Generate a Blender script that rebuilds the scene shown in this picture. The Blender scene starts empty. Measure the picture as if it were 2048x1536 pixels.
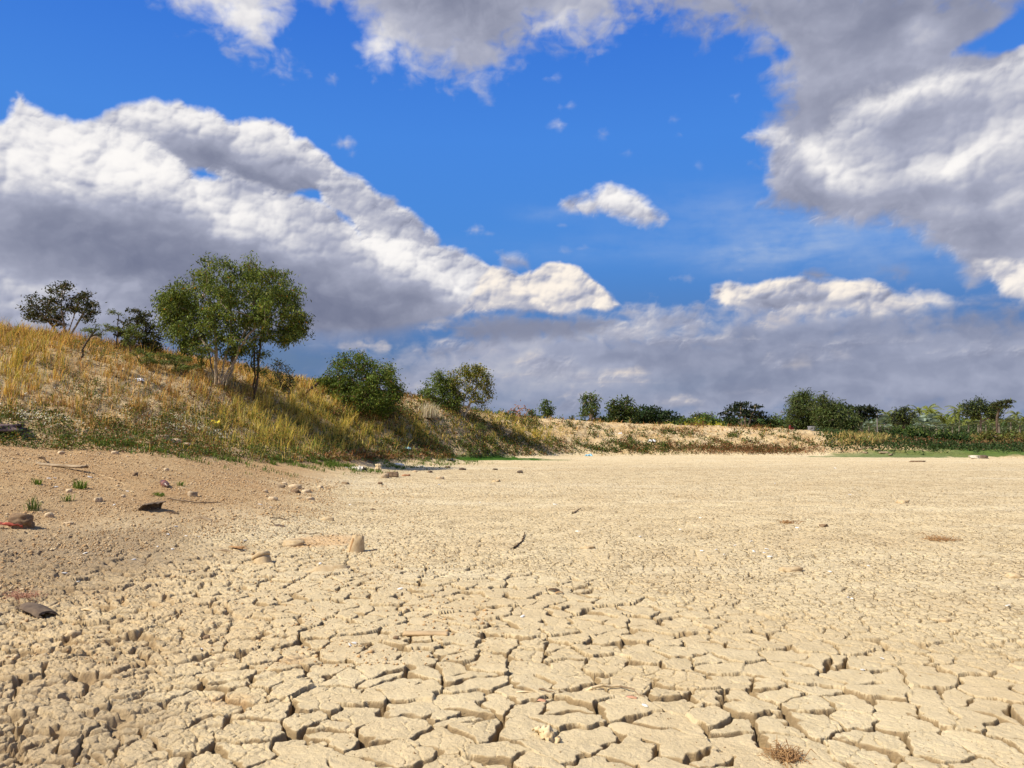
import bpy, bmesh, math, random
import numpy as np
from mathutils import Vector, Matrix, noise as mnoise

random.seed(11)
RS = np.random.RandomState(11)
sc = bpy.context.scene
COL = sc.collection

# ------------------------------------------------------------------ camera
CAM_Z = 1.35
F_PX = 1547.0                        # focal length in pixels of the 2048 px wide photograph
HORIZON = 865.0
PITCH = math.atan((HORIZON-768)/F_PX)
cam_d = bpy.data.cameras.new('camera'); cam = bpy.data.objects.new('camera', cam_d); COL.objects.link(cam)
cam.location = (0, 0, CAM_Z); cam.rotation_euler = (math.radians(90)+PITCH, 0, 0)
cam_d.sensor_width = 36; cam_d.lens = 36*F_PX/2048; cam_d.clip_start = .05; cam_d.clip_end = 20000
sc.camera = cam

# ------------------------------------------------------------------ sun, exposure
SUN_AZ = math.radians(-117)          # from the view direction, negative is to the left
SUN_EL = math.radians(47)
sd = Vector((math.sin(SUN_AZ)*math.cos(SUN_EL), math.cos(SUN_AZ)*math.cos(SUN_EL), math.sin(SUN_EL)))
sun_d = bpy.data.lights.new('sun', 'SUN'); sun = bpy.data.objects.new('sun', sun_d); COL.objects.link(sun)
sun_d.energy = 5.0; sun_d.angle = math.radians(.55); sun_d.color = (1, .91, .76)
sun.rotation_euler = sd.to_track_quat('Z', 'Y').to_euler()
sc.view_settings.view_transform = 'Standard'; sc.view_settings.look = 'None'
sc.view_settings.exposure = .29; sc.view_settings.gamma = 1
sc.render.engine = 'CYCLES'
sc.cycles.use_denoising = True
sc.cycles.max_bounces = 5; sc.cycles.diffuse_bounces = 3; sc.cycles.transmission_bounces = 4; sc.cycles.glossy_bounces = 2

# ---------- noise ----------
def _hash(ix, iy, seed):
    h = (ix.astype(np.int64)*374761393 + iy.astype(np.int64)*668265263 + seed*974634777) & 0xffffffff
    h = ((h ^ (h >> 13))*1274126177) & 0xffffffff
    h = ((h ^ (h >> 16))*2246822519) & 0xffffffff
    return (h ^ (h >> 15)) & 0xffffffff
def rnd2(ix, iy, seed): return _hash(ix, iy, seed).astype(np.float64)/4294967295.0
_TAB = None
def perlin(x, y, seed=0):
    global _TAB
    if _TAB is None:
        a = np.random.RandomState(7).rand(65536)*2*np.pi
        _TAB = (np.cos(a).astype(np.float32), np.sin(a).astype(np.float32))
    x0 = np.floor(x); y0 = np.floor(y)
    fx = (x-x0).astype(np.float32); fy = (y-y0).astype(np.float32)
    ix = x0.astype(np.int32); iy = y0.astype(np.int32)
    def g(dx, dy):
        k = ((ix+dx)*73856093 ^ (iy+dy)*19349663 ^ (seed*83492791+12345) & 0x7fffffff)
        k = (k ^ (k >> 15)) & 65535
        return _TAB[0][k]*(fx-dx)+_TAB[1][k]*(fy-dy)
    u = fx*fx*fx*(fx*(fx*6-15)+10); v = fy*fy*fy*(fy*(fy*6-15)+10)
    a = g(0,0); a += u*(g(1,0)-a)
    b = g(0,1); b += u*(g(1,1)-b)
    return (a+v*(b-a))*1.5
def fbm(x, y, octv=5, seed=0, gain=.5):
    s = 0; a = 1.0; t = 0
    for o in range(octv):
        s = s+a*perlin(x*(2.03**o)+o*17.3, y*(2.03**o)-o*9.1, seed+o*131); t += a; a *= gain
    return s/t
def billow(x, y, octv=4, seed=0, gain=.5):
    s = 0; a = 1.0; t = 0
    for o in range(octv):
        s = s+a*(1-2.2*np.abs(perlin(x*(2.07**o)+o*31.7, y*(2.07**o)+o*5.3, seed+o*77))); t += a; a *= gain
    return s/t
def sstep(a, b, x):
    t = np.clip((x-a)/(b-a), 0, 1); return t*t*(3-2*t)
# ---------- sky clouds over azimuth / elevation ----------
def sky_at(px, py):
    vx = (px-1024)/F_PX; vz = (768-py)/F_PX
    y = math.cos(PITCH)-vz*math.sin(PITCH); z = math.sin(PITCH)+vz*math.cos(PITCH)
    return math.degrees(math.atan2(vx, y)), math.degrees(math.atan2(z, math.hypot(vx, y)))
K = 27.0   # photo pixels per degree near the middle
def poly_sdf(X, Y, pts):
    d = np.full(X.shape, 1e9, np.float32); inside = np.zeros(X.shape, bool)
    n = len(pts)
    for i in range(n):
        ax, ay = pts[i]; bx, by = pts[(i+1) % n]
        ex, ey = bx-ax, by-ay
        t = np.clip(((X-ax)*ex+(Y-ay)*ey)/(ex*ex+ey*ey+1e-9), 0, 1)
        d = np.minimum(d, (X-ax-t*ex)**2+(Y-ay-t*ey)**2)
        c = ((ay > Y) != (by > Y)) & (X < (bx-ax)*(Y-ay)/((by-ay) if by != ay else 1e-9)+ax)
        inside ^= c
    d = np.sqrt(d)
    return np.where(inside, d, -d)
def blob(X, Y, b):
    cx, cy, rx, ry, rot, s = b
    ax, el = sky_at(cx, cy); c, sn = math.cos(math.radians(rot)), math.sin(math.radians(rot))
    dx, dy = X-ax, Y-el
    u = (dx*c+dy*sn)/(rx/K); v = (-dx*sn+dy*c)/(ry/K)
    return s*np.exp(-(u*u+v*v))
def lobes(u, v, seed):
    """height field of a pile of overlapping rounded lobes"""
    iu = np.floor(u).astype(np.int32); iv = np.floor(v).astype(np.int32); best = np.full(u.shape, 0, np.float32)
    for dx in (-1, 0, 1):
        for dy in (-1, 0, 1):
            cx = iu+dx; cy = iv+dy
            k = (cx*73856093 ^ cy*19349663 ^ (seed*83492791)) & 0x7fffffff
            k = (k ^ (k >> 13))*1274126177 & 0x7fffffff; k = k ^ (k >> 16)
            a = (k & 255)/255.; b = ((k >> 8) & 255)/255.; c = ((k >> 16) & 255)/255.
            r2 = (cx+.15+.7*a-u)**2+(cy+.15+.7*b-v)**2; R = .62+.33*c
            h = np.sqrt(np.clip(R*R-r2, 0, 1)).astype(np.float32)+np.where(r2 < R*R, .35*c, 0).astype(np.float32)
            best = np.maximum(best, h)
    return best
def make_clouds(W=2048, H=1024):
    az = np.linspace(-45, 45, W, dtype=np.float32); el = np.linspace(-1, 44, H, dtype=np.float32)
    X, Y = np.meshgrid(az, el)
    wx = fbm(X*.35, Y*.45, 5, 11)*1.0; wy = fbm(X*.35+50, Y*.45, 5, 12)*.8
    big = fbm(X*.12, Y*.22, 5, 21)
    det = fbm(X*.9+wx, Y*1.1+wy, 6, 31, .55)
    bil = billow(X*.55+wx*.5, Y*.75+wy*.5, 6, 41, .55)
    bilf = billow(X*1.6+wx, Y*2.0+wy, 4, 51, .5)
    # sky blue behind, linear rgb before strength
    R = [None]
    tz = np.clip(Y/34, 0, 1)
    top = np.array([.030,.150,.640]); mid = np.array([.085,.300,.800]); low = np.array([.15,.235,.40])
    sky = np.zeros((H, W, 3), np.float32)
    for c in range(3):
        sky[..., c] = np.interp(Y[:,0], [-1, 5, 13, 21, 32, 44], [low[c], .55*low[c]+.2*mid[c], mid[c]*.85, mid[c]*.62+top[c]*.35, top[c], top[c]*.8])[:, None]
    out = sky.copy()
    def comp(a, col):
        for c in range(3): out[..., c] = out[..., c]*(1-a)+col[..., c]*a
    DARK = np.array([.140,.160,.250]); MIDC = np.array([.39,.41,.52]); LITE = np.array([.86,.84,.84])
    def color(s, warm=0.0, dark=DARK, lite=LITE):
        s = np.where(s < .3, .3*np.exp(np.clip((s-.3)/.3, -9, 0))+0*s, s); s = np.clip(np.where(s > .85, .85+.27*np.tanh((s-.85)/.27), s), 0, 1.12)[..., None]
        w = np.array([1+.06*warm, 1-.02*warm, 1-.13*warm])
        lo = dark+(MIDC-dark)*np.clip(s/.45, 0, 1)
        return np.where(s < .45, lo, MIDC+(lite*w-MIDC)*((s-.45)/.55))
    lo1 = billow(X*.20+wx*.35, Y*.30+wy*.35, 3, 61, .5)
    lo2 = billow(X*.50+wx*.6, Y*.68+wy*.6, 3, 63, .5)
    k = W/90.0
    def diff(h, st):    # height difference towards the light, upper left
        n = int(st*k); m = int(st*.8*k)
        return h-np.roll(np.roll(h, n, axis=1), -m, axis=0)
    qx = X+.55*wx+.10*det; qy = Y*1.25+.55*wy+.10*bil
    L1 = lobes(qx/3.0, qy/3.0, 3); L2 = lobes(qx/1.25+7, qy/1.25, 5); L3 = lobes(qx/.52+3, qy/.52, 9); L4 = lobes((X+.12*det)/.25, (Y*1.2+.1*bil)/.25, 11)
    def shade(Hf, s):
        gy, gx = np.gradient(Hf*s); gx = gx*k; gy = gy*k
        n = np.sqrt(1+gx*gx+gy*gy); return (gx*.60-gy*.75+.55)/n-.50      # light from the upper left
    def blur(f, r):
        r = max(1, int(r*k))
        for ax in (0, 1, 0, 1):
            c = np.cumsum(np.pad(f, [(r+1, r) if a == ax else (0, 0) for a in (0, 1)], mode='edge'), axis=ax, dtype=np.float64)
            f = ((c[2*r+1:] - c[:-2*r-1]) if ax == 0 else (c[:, 2*r+1:]-c[:, :-2*r-1]))/(2*r+1)
        return f.astype(np.float32)
    CAUL = (.55*blur(shade(L1, 1.9), .30)+.70*blur(shade(L2, .85), .12)+.34*blur(shade(L3, .34), .05)+.10*shade(L4, .13)).astype(np.float32)
    LB = (.9*(L1-.75)+.62*(L2-.75)+.34*(L3-.75)+.14*(L4-.75)).astype(np.float32)
    sm = fbm(X*.28+wx*.5, Y*.45+wy*.5, 4, 71, .5); sm2 = fbm(X*.75+wx*.7, Y*1.0+wy*.7, 4, 73, .5)
    REL = (np.tanh(.6*(diff(lo1*.7+sm*1.4, .7)+.4*diff(lo1*1.0+sm*2.2, 1.6)))*.48).astype(np.float32)
    REF = (np.tanh(1.1*diff(lo2*.6+sm2*.8, .28))*.24+np.tanh(1.0*diff(bil*.5+det*.35, .10))*.07+np.tanh(diff(bilf*.2, .06))*.02).astype(np.float32)
    def layer(polys, edge=1.0, soft=.35, base=.6, blobs=(), relief=.5, holes=(), warm=0.0, opac=1.0, cov_blobs=(), sx=1.0, topglow=.25, wispy=0.0, fine=1.0, botsoft=0, puffy=1.0):
        nonlocal out
        qs = [[sky_at(*t) for t in p] for p in polys]
        xs = [t[0] for q in qs for t in q]; ys = [t[1] for q in qs for t in q]
        i0 = max(0, int((min(xs)-2+45)*k)); i1 = min(W, int((max(xs)+2+45)*k)+1)
        j0 = max(0, int((min(ys)-2+1)*k)); j1 = min(H, int((max(ys)+2+1)*k)+1)
        S = (slice(j0, j1), slice(i0, i1)); x, y = X[S], Y[S]
        sd = None
        for q in qs:
            s = poly_sdf(x, y, q); sd = s if sd is None else np.maximum(sd, s)
        n = LB[S]*.75*edge*puffy+det[S]*.55*edge+bil[S]*.14*edge+.7*soft*sm2[S]
        if wispy: n = n+wispy*WSP[S]
        d = sd+n-.25*edge
        for h in holes: d = d-blob(x, y, h)
        if botsoft: soft_ = soft+botsoft*sstep(sky_at(900, 600)[1], sky_at(900, 680)[1], y)
        else: soft_ = soft
        a = sstep(-.1, soft_*1.35, d-.25*soft*det[S])*opac
        inn = np.sqrt(np.clip(d, 0, 2.5))
        gy, gx = np.gradient(inn)
        rim = np.clip((gx*.62-gy*.78)*k, -1.2, 1.2)
        s = base+.60*relief*REL[S]+.20*relief*rim*np.exp(-np.clip(d, 0, 9)/.9)+topglow*np.exp(-np.clip(d, 0, 9)/.45)*np.clip(rim*2.5+.35, -.4, 1.2)
        s = s+.06*big[S]
        for b in blobs: s = s+blob(x+.8*wx[S], y+.8*wy[S], b)*(1+.25*det[S]+.3*lo2[S])
        s = s+.80*relief*fine*CAUL[S]*sstep(.20, .75, s+.5*rim*np.exp(-np.clip(d, 0, 9)/1.5))+.30*relief*fine*REF[S]*np.clip(.22+1.1*s, .2, 1.25)
        c3 = color(s, warm)
        o = out[S]; out[S] = o*(1-a[..., None])+c3*a[..., None]
        return a
    WSP = fbm(X*.25+3, Y*1.3, 5, 77)
    # thin veils
    def veil(bl, col, amt=1.0, st=2.2):
        a = np.zeros_like(X)
        n = .75+.9*fbm(X*.35/st*1.4, Y*.9, 5, 91)+.3*det
        for b in bl: a = a+blob(X, Y, b)
        a = np.clip(a*n, 0, 1)*amt
        comp(a, np.broadcast_to(np.array(col, np.float32), out.shape))
    veil([(1480,512,75,26,3,.42),(1580,500,100,34,8,.30),(1100,425,60,14,0,.22),(1500,430,260,60,0,.16),(1800,500,220,50,-5,.30),(1250,500,300,30,0,.10),(1640,440,200,35,-8,.22)], [.42,.52,.70])
    # horizon bank: greyish layered clouds
    layer([[(600,735),(700,690),(860,655),(1000,600),(1180,600),(1260,603),(1340,606),(1420,600),(1500,560),(1700,560),(1900,575),(3300,540),(3300,900),(700,900),(640,800)]],
          edge=.7, soft=2.4, base=.43, relief=.5, fine=.35, wispy=.7, sx=2, topglow=.08, warm=.5, opac=.86,
          blobs=[(1330,625,110,22,0,.26),(1250,655,130,20,-3,.24),(1420,655,150,22,4,.14),(1180,672,120,14,0,.10),(1100,730,130,34,0,.20),(1500,665,200,18,0,-.14),(1960,640,140,36,0,-.16),(1900,690,160,20,0,.10),(1700,760,160,24,0,.06),(1250,720,200,16,0,-.10),(1000,665,140,16,0,-.12),(1800,740,330,70,0,-.10),(1450,760,200,40,0,-.12),(1650,690,300,26,0,-.08),(760,690,90,18,0,.20),(900,760,90,40,0,.05),(680,770,100,50,0,-.2),(1700,840,400,40,0,-.06),(1330,690,220,18,0,-.06)])
    veil([(560,740,150,60,0,.9),(350,720,170,80,0,.8),(760,745,60,50,0,.4),(1010,800,130,50,0,.4),(1330,775,150,24,8,.35),(1500,850,400,22,0,.25)], [.135,.215,.36], .8)
    # low peach puffs
    for cx, cy, rx, ry, b in [(1245,745,62,13,.62),(1170,755,40,12,.42),(1605,728,42,16,.58),(1685,714,26,9,.44),(1350,803,50,16,.50),(1150,790,50,18,.42),(720,692,60,14,.50),(770,695,30,14,.5),(880,642,22,9,.6),(860,655,34,9,.5),(1065,720,50,20,.42),(1050,750,55,14,.42),(1180,790,30,12,.40),(830,772,40,14,.45),(1240,765,110,10,.36),(1500,785,60,9,.3),(980,700,60,22,.36),(1540,640,60,18,.4)]:
        layer([[(cx-rx,cy+ry*.4),(cx-rx*.5,cy-ry*.5),(cx-rx*.1,cy-ry),(cx+rx*.5,cy-ry*.7),(cx+rx,cy+ry*.3),(cx+rx*.4,cy+ry),(cx-rx*.4,cy+ry)]],
              edge=.42, soft=.6, base=b+.12, relief=.35, warm=1.8, topglow=.02, opac=.9, wispy=.25)
    # layered puffs standing in the low bank
    for pts, bs, wm in [([(1235,625),(1260,603),(1300,600),(1345,610),(1400,600),(1430,625),(1440,665),(1380,690),(1290,680),(1240,660)], .47, .4),
                    ([(1170,668),(1190,645),(1240,635),(1290,650),(1330,672),(1290,695),(1210,695)], .45, .5),
                    ([(1290,690),(1330,665),(1400,655),(1470,662),(1520,680),(1460,700),(1350,705)], .43, .4),
                    ([(1020,735),(1045,712),(1100,700),(1150,712),(1170,735),(1140,765),(1070,772)], .44, .8),
                    ([(1120,760),(1150,742),(1220,735),(1290,742),(1310,760),(1240,772),(1150,775)], .40, .9),
                    ([(640,690),(680,676),(740,676),(800,690),(790,710),(700,708)], .50, 1.2),
                    ([(830,655),(870,635),(910,640),(900,660),(850,668)], .50, 1.0),
                    ([(820,700),(880,672),(950,680),(960,705),(880,725),(830,720)], .40, .6),
                    ([(1560,690),(1640,672),(1750,668),(1850,672),(1900,690),(1760,705),(1620,708)], .36, .3),
                    ([(1500,720),(1580,700),(1690,700),(1720,725),(1640,745),(1540,748)], .37, .5),
                    ([(1080,815),(1130,785),(1200,780),(1230,805),(1180,825),(1110,830)], .42, 1.0),
                    ([(1270,810),(1320,785),(1370,790),(1400,812),(1350,826)], .44, 1.0),
                    ([(1850,700),(1950,685),(2100,690),(2100,720),(1930,720)], .38, .4),
                    ([(700,790),(780,765),(850,765),(870,790),(800,810)], .38, .7)]:
        layer([pts], edge=.62, soft=1.0, base=bs, relief=.75, warm=wm, topglow=.10, wispy=.3, opac=.8, fine=.7, blobs=[(sum(p[0] for p in pts)/len(pts), max(p[1] for p in pts), 120, 16, 0, -.16)])
    # left great cloud: far ridge, right ridge, near body
    layer([[(150,245),(190,232),(240,206),(262,203),(310,192),(330,200),(358,200),(380,209),(430,220),(455,238),(480,238),(500,234),(545,236),(566,248),(584,254),(590,277),(612,276),(650,303),(672,330),(694,346),(680,372),(640,385),(600,392),(560,410),(480,398),(452,372),(425,350),(385,346),(372,350),(300,330),(250,290)]],
          edge=.32, soft=.30, base=.62, relief=.6, topglow=.16,
          blobs=[(330,225,110,26,-6,.22),(500,262,100,24,-14,.16),(560,262,40,20,-20,.12),(640,310,50,20,-35,.1),(400,300,120,24,-18,-.16),(470,325,120,26,-14,-.24),(620,345,70,26,-25,-.20),(560,372,120,20,-10,-.26),(640,320,24,18,0,-.1)])
    layer([[(628,365),(650,345),(690,345),(716,348),(740,365),(768,388),(790,394),(800,403),(828,420),(850,443),(876,470),(884,488),(930,498),(990,535),(960,580),(840,560),(760,520),(715,475),(690,440),(640,410)]],
          edge=.34, soft=.32, base=.58, relief=.6, topglow=.12,
          blobs=[(740,385,60,16,-35,.14),(690,390,50,20,-40,.06),(830,450,60,26,-40,-.02),(780,440,90,26,-38,-.10),(860,480,50,20,-40,-.14),(930,520,50,14,-20,.1)])
    layer([[(-1100,225),(-40,232),(-10,232),(0,238),(16,228),(24,196),(34,184),(46,186),(54,196),(66,208),(90,222),(112,228),(130,226),(150,236),(180,236),(230,245),(280,262),(330,292),(366,314),(378,336),(402,346),(438,350),(446,344),(490,352),(540,366),(560,376),(600,380),(640,396),(680,420),(712,446),(722,462),(770,464),(830,480),(870,500),(930,515),(985,535),(1005,560),(1000,592),(960,615),(915,648),(870,670),(800,700),(700,716),(600,716),(480,710),(300,720),(-1100,750)]],
          edge=.36, soft=.34, base=.42, relief=.5, topglow=.18, fine=1.1, botsoft=1.6,
          holes=[(1000,560,1,1,0,0)],
          blobs=[(60,290,150,60,0,.40),(230,305,120,46,-8,.36),(300,345,70,30,-10,.16),(30,350,140,40,0,.14),(330,330,40,30,-40,.22),(230,285,20,36,30,.08),
                 (440,410,60,34,-20,.26),(500,440,100,40,-18,.26),(560,420,50,18,-20,.2),(640,440,60,30,-25,.06),(600,470,80,40,-15,.05),
                 (760,490,90,30,-22,.44),(850,540,110,28,-20,.36),(920,570,70,22,-12,.30),(950,600,40,14,0,.16),
                 (180,440,240,50,-8,-.10),(200,490,220,50,-6,-.14),(380,560,240,60,-10,-.26),(600,600,190,60,-8,-.30),(760,640,140,40,-4,-.20),(820,600,90,16,-14,-.08),(460,380,90,18,-20,-.04),
                 (40,600,120,34,0,.20),(290,560,100,20,12,.10),(560,500,60,20,-14,.05),(330,690,400,30,0,-.06),(250,655,260,40,0,-.10),(150,360,260,36,-4,.10)])
    # middle bright cumulus and its dark base
    layer([[(880,640),(960,628),(1060,625),(1180,622),(1250,632),(1230,655),(1180,682),(1060,690),(960,688),(880,670)]], edge=.35, soft=.8, base=.13, relief=.2, topglow=0, opac=.9)
    layer([[(930,600),(960,560),(985,530),(1040,548),(1062,542),(1090,524),(1120,520),(1150,532),(1190,556),(1222,588),(1243,612),(1215,628),(1170,626),(1130,640),(1090,632),(1020,622),(960,632),(900,640)]],
          edge=.30, soft=.24, base=.78, relief=.75, warm=.8, topglow=.10, botsoft=.9, blobs=[(1120,575,90,34,0,.16),(960,590,60,22,0,-.06),(1100,635,150,10,0,-.2),(1000,625,80,14,0,-.2)])
    layer([[(985,500),(1030,498),(1062,520),(1066,540),(1000,545)]], edge=.5, soft=.8, base=.45, relief=.5, topglow=.1, opac=.7)
    # right lower chain
    layer([[(1420,598),(1424,572),(1450,557),(1500,566),(1545,556),(1600,552),(1640,556),(1740,556),(1800,578),(1868,572),(1915,592),(1946,612),(1900,625),(1840,640),(1760,655),(1700,640),(1640,655),(1560,640),(1470,632)]],
          edge=.36, soft=.34, base=.58, relief=.8, warm=.8, topglow=.14, botsoft=1.5,
          blobs=[(1450,590,40,30,0,.22),(1540,600,50,18,0,-.26),(1600,632,60,20,0,.2),(1560,645,50,10,0,.1),(1780,632,100,18,6,.3),(1870,610,70,16,-10,.22),(1680,565,60,14,0,.1),(1640,600,70,14,0,-.22),(1690,592,34,10,10,.3),(1700,650,200,10,0,-.2)])
    layer([[(1592,552),(1600,538),(1650,541),(1668,552),(1640,562)]], edge=.25, soft=.5, base=.3, relief=.3, topglow=.02, opac=.9)
    layer([[(1740,555),(1755,525),(1800,520),(1850,545),(1830,562)]], edge=.3, soft=.9, base=.26, relief=.2, topglow=0, opac=.55)
    # right upper mass
    layer([[(1240,-200),(1245,50),(1290,46),(1335,62),(1345,82),(1375,78),(1395,108),(1440,112),(1452,85),(1472,92),(1478,118),(1500,130),(1508,165),(1525,185),(1515,215),(1495,240),(1500,300),(1530,400),(1600,430),(3300,480),(3300,-200)]],
          edge=.62, soft=2.0, base=.37, relief=.4, topglow=.02, wispy=.4, fine=.7,
          holes=[(1568,104,20,13,0,2.4),(1520,128,18,9,0,2.0),(1470,90,22,12,0,1.0),(1540,215,26,10,-30,.8),(1810,150,90,12,10,1.6),(2000,84,60,24,14,4.2),(2070,50,60,30,14,4),(1925,98,36,13,8,2.4),(1800,140,60,9,8,1.5)],
          blobs=[(1700,20,330,60,0,-.14),(1620,140,110,40,0,.06),(1790,100,80,30,0,.08),(1400,10,200,40,0,.02),(1850,50,150,50,0,-.10),(1510,85,50,24,0,.22),(1340,50,80,24,0,.08),(1640,200,120,60,0,-.05),(1580,160,70,30,0,.05),(1680,38,50,20,0,.10),(1842,55,24,22,0,.20),(1870,70,50,16,10,.10)])
    layer([[(1500,250),(1482,275),(1492,290),(1520,302),(1530,318),(1528,335),(1508,352),(1512,372),(1522,385),(1510,412),(1580,440),(1640,455),(1720,470),(1800,462),(1850,500),(1905,540),(1925,600),(1980,575),(2060,640),(3300,700),(3300,100),(2090,50),(2040,82),(2020,104),(1985,114),(1950,118),(1900,120),(1850,126),(1832,140),(1800,158),(1760,170),(1722,172),(1700,186),(1688,200),(1660,225),(1640,252),(1600,262),(1560,246),(1530,238)]],
          edge=.40, soft=1.0, base=.53, relief=.42, topglow=.10, fine=.9,
          holes=[(1838,292,16,6,20,1.6),(2050,240,14,6,0,1.6)],
          blobs=[(1560,268,70,14,-12,.24),(1625,300,36,26,-40,.34),(1670,345,50,26,-30,.38),(1730,350,40,30,0,.20),(1690,265,44,24,0,.18),(1560,310,60,24,-15,-.18),(1600,360,60,20,-20,-.06),(1590,400,110,28,0,-.26),(1720,425,160,26,0,-.16),
                 (1880,160,110,20,10,.34),(1760,190,70,18,8,.24),(2030,125,70,24,14,.20),(1830,222,120,28,8,-.12),(1900,225,90,26,12,-.10),(1790,290,50,50,0,-.04),(1990,285,100,24,14,.34),(1890,335,50,18,10,.34),(1920,360,30,20,0,.2),(1840,320,30,10,0,.06),(1880,410,40,16,0,.20),(1860,380,90,14,0,-.08),(1960,390,120,20,6,-.12),(2040,395,50,16,0,.12),(1970,470,140,50,0,-.18),(2040,170,70,20,0,.1)])
    layer([[(1945,512),(1990,500),(2040,520),(3300,480),(3300,640),(2048,610),(2010,600),(1985,570),(1950,550)]], edge=.4, soft=.5, base=.62, relief=.7, warm=.5, topglow=.1, blobs=[(2040,560,60,40,0,.15)])
    # top clouds
    layer([[(285,-200),(290,8),(320,24),(350,50),(400,58),(432,95),(455,112),(480,132),(530,140),(560,150),(590,135),(622,165),(636,160),(615,105),(590,60),(640,40),(700,55),(690,85),(715,130),(722,160),(760,160),(790,148),(835,180),(890,185),(940,196),(985,212),(1000,175),(1030,150),(1085,105),(1120,112),(1160,128),(1205,120),(1240,100),(1262,70),(1300,60),(1330,45),(1340,-200)]],
          edge=.72, soft=2.3, base=.60, relief=.35, topglow=.0, wispy=.6, fine=.6,
          holes=[(620,60,14,60,20,1.6),(560,90,14,20,0,1.5),(600,70,16,50,-20,1.2),(520,60,60,12,20,.5),(680,110,30,40,0,1.0),(655,110,26,50,0,2.2),(680,40,14,30,0,1.2)],
          blobs=[(450,15,130,40,0,.25),(530,90,60,40,0,.14),(760,100,60,40,0,.24),(820,140,60,20,-10,.16),(960,70,160,50,20,-.16),(900,-10,170,50,0,-.34),(1100,30,60,30,0,.18),(1100,100,120,30,0,-.12),(1180,10,150,30,0,-.1),(930,150,60,30,0,-.05)])
    # lone cumulus
    layer([[(1116,412),(1122,396),(1150,388),(1183,384),(1195,368),(1222,359),(1245,362),(1272,378),(1300,402),(1322,424),(1345,430),(1362,440),(1325,452),(1290,458),(1255,450),(1228,436),(1195,434),(1165,440),(1135,430)]],
          edge=.46, soft=.6, base=.76, relief=.6, topglow=.10, blobs=[(1215,392,50,24,0,.12),(1250,435,80,14,-14,-.16),(1140,410,30,20,0,-.1)])
    # wisps
    for cx, cy, rx, ry, op in [(687,285,22,16,.75),(704,308,10,14,.6),(1108,155,24,10,.55),(1110,247,24,16,.6),(1140,213,10,8,.4),(1116,216,9,7,.35),(945,460,22,9,.85),(980,468,10,4,.6),(1205,268,18,14,.45),(1345,238,18,12,.4),(1360,270,12,10,.55),(1368,556,26,9,.6),(1165,497,14,6,.55),(1125,450,16,8,.6),(1128,503,22,6,.35),(665,158,12,14,.7),(1250,305,22,8,.22),(1465,190,16,14,.35),(1700,524,8,10,.3),(1395,330,14,10,.2),(1485,540,10,4,.4),(1035,120,8,8,.3)]:
        layer([[(cx-rx,cy+ry*.3),(cx-rx*.3,cy-ry*.7),(cx+rx*.4,cy-ry),(cx+rx,cy),(cx+rx*.5,cy+ry),(cx-rx*.4,cy+ry*.8)]],
              edge=.42, soft=.6, base=.66, relief=.4, opac=op, topglow=0)
    return out, az, el

# ------------------------------------------------------------------ world: daylight sky with the cloud field on it
def make_world():
    img, az, el = make_clouds()
    H, W = img.shape[:2]
    px = np.ones((H, W, 4), np.float32); px[..., :3] = img
    im = bpy.data.images.new('cloud_field', W, H, alpha=False, float_buffer=True)
    im.colorspace_settings.name = 'Non-Color'
    im.pixels.foreach_set(px.ravel()); im.update(); im.pack()
    w = bpy.data.worlds.new('World'); sc.world = w; w.use_nodes = True
    nt = w.node_tree; nt.nodes.clear(); N = nt.nodes.new; L = nt.links.new
    def M(op, a, b=None, c=None):
        n = N('ShaderNodeMath'); n.operation = op
        for i, v in enumerate((a, b, c)):
            if v is None: continue
            if isinstance(v, (int, float)): n.inputs[i].default_value = v
            else: L(v, n.inputs[i])
        return n.outputs[0]
    tc = N('ShaderNodeTexCoord'); sep = N('ShaderNodeSeparateXYZ'); L(tc.outputs['Generated'], sep.inputs[0])
    x, y, z = sep.outputs
    a = M('ARCTAN2', x, y); e = M('ARCSINE', M('MAXIMUM', M('MINIMUM', z, .9999), -.9999))
    u = M('MULTIPLY_ADD', a, 180/math.pi/90, .5); v = M('MULTIPLY_ADD', e, 180/math.pi/45, 1/45)
    v = M('MINIMUM', M('MAXIMUM', v, .002), .998)
    cmb = N('ShaderNodeCombineXYZ'); L(u, cmb.inputs[0]); L(v, cmb.inputs[1])
    tex = N('ShaderNodeTexImage'); tex.image = im; tex.extension = 'MIRROR'; tex.interpolation = 'Linear'; L(cmb.outputs[0], tex.inputs[0])
    sky = N('ShaderNodeTexSky'); sky.sky_type = 'NISHITA'; sky.sun_disc = False
    sky.sun_elevation = SUN_EL; sky.sun_rotation = SUN_AZ; sky.air_density = 1; sky.dust_density = 1.2
    up = N('ShaderNodeMapRange'); up.interpolation_type = 'SMOOTHSTEP'; L(e, up.inputs[0])
    up.inputs[1].default_value = math.radians(34); up.inputs[2].default_value = math.radians(44)
    sc_ = N('ShaderNodeMix'); sc_.data_type = 'RGBA'; sc_.blend_type = 'MULTIPLY'; sc_.inputs[0].default_value = 1
    L(tex.outputs[0], sc_.inputs['A']); sc_.inputs['B'].default_value = (.845/SKY_STRENGTH,)*3+(1,)
    mx = N('ShaderNodeMix'); mx.data_type = 'RGBA'; L(up.outputs[0], mx.inputs[0]); L(sc_.outputs['Result'], mx.inputs['A']); L(sky.outputs[0], mx.inputs['B'])
    bg = N('ShaderNodeBackground'); bg.inputs['Strength'].default_value = SKY_STRENGTH; L(mx.outputs['Result'], bg.inputs['Color'])
    out = N('ShaderNodeOutputWorld'); L(bg.outputs[0], out.inputs[0])
    w.cycles.sampling_method = 'MANUAL'; w.cycles.sample_map_resolution = 1024
SKY_STRENGTH = .10
make_world()

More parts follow.
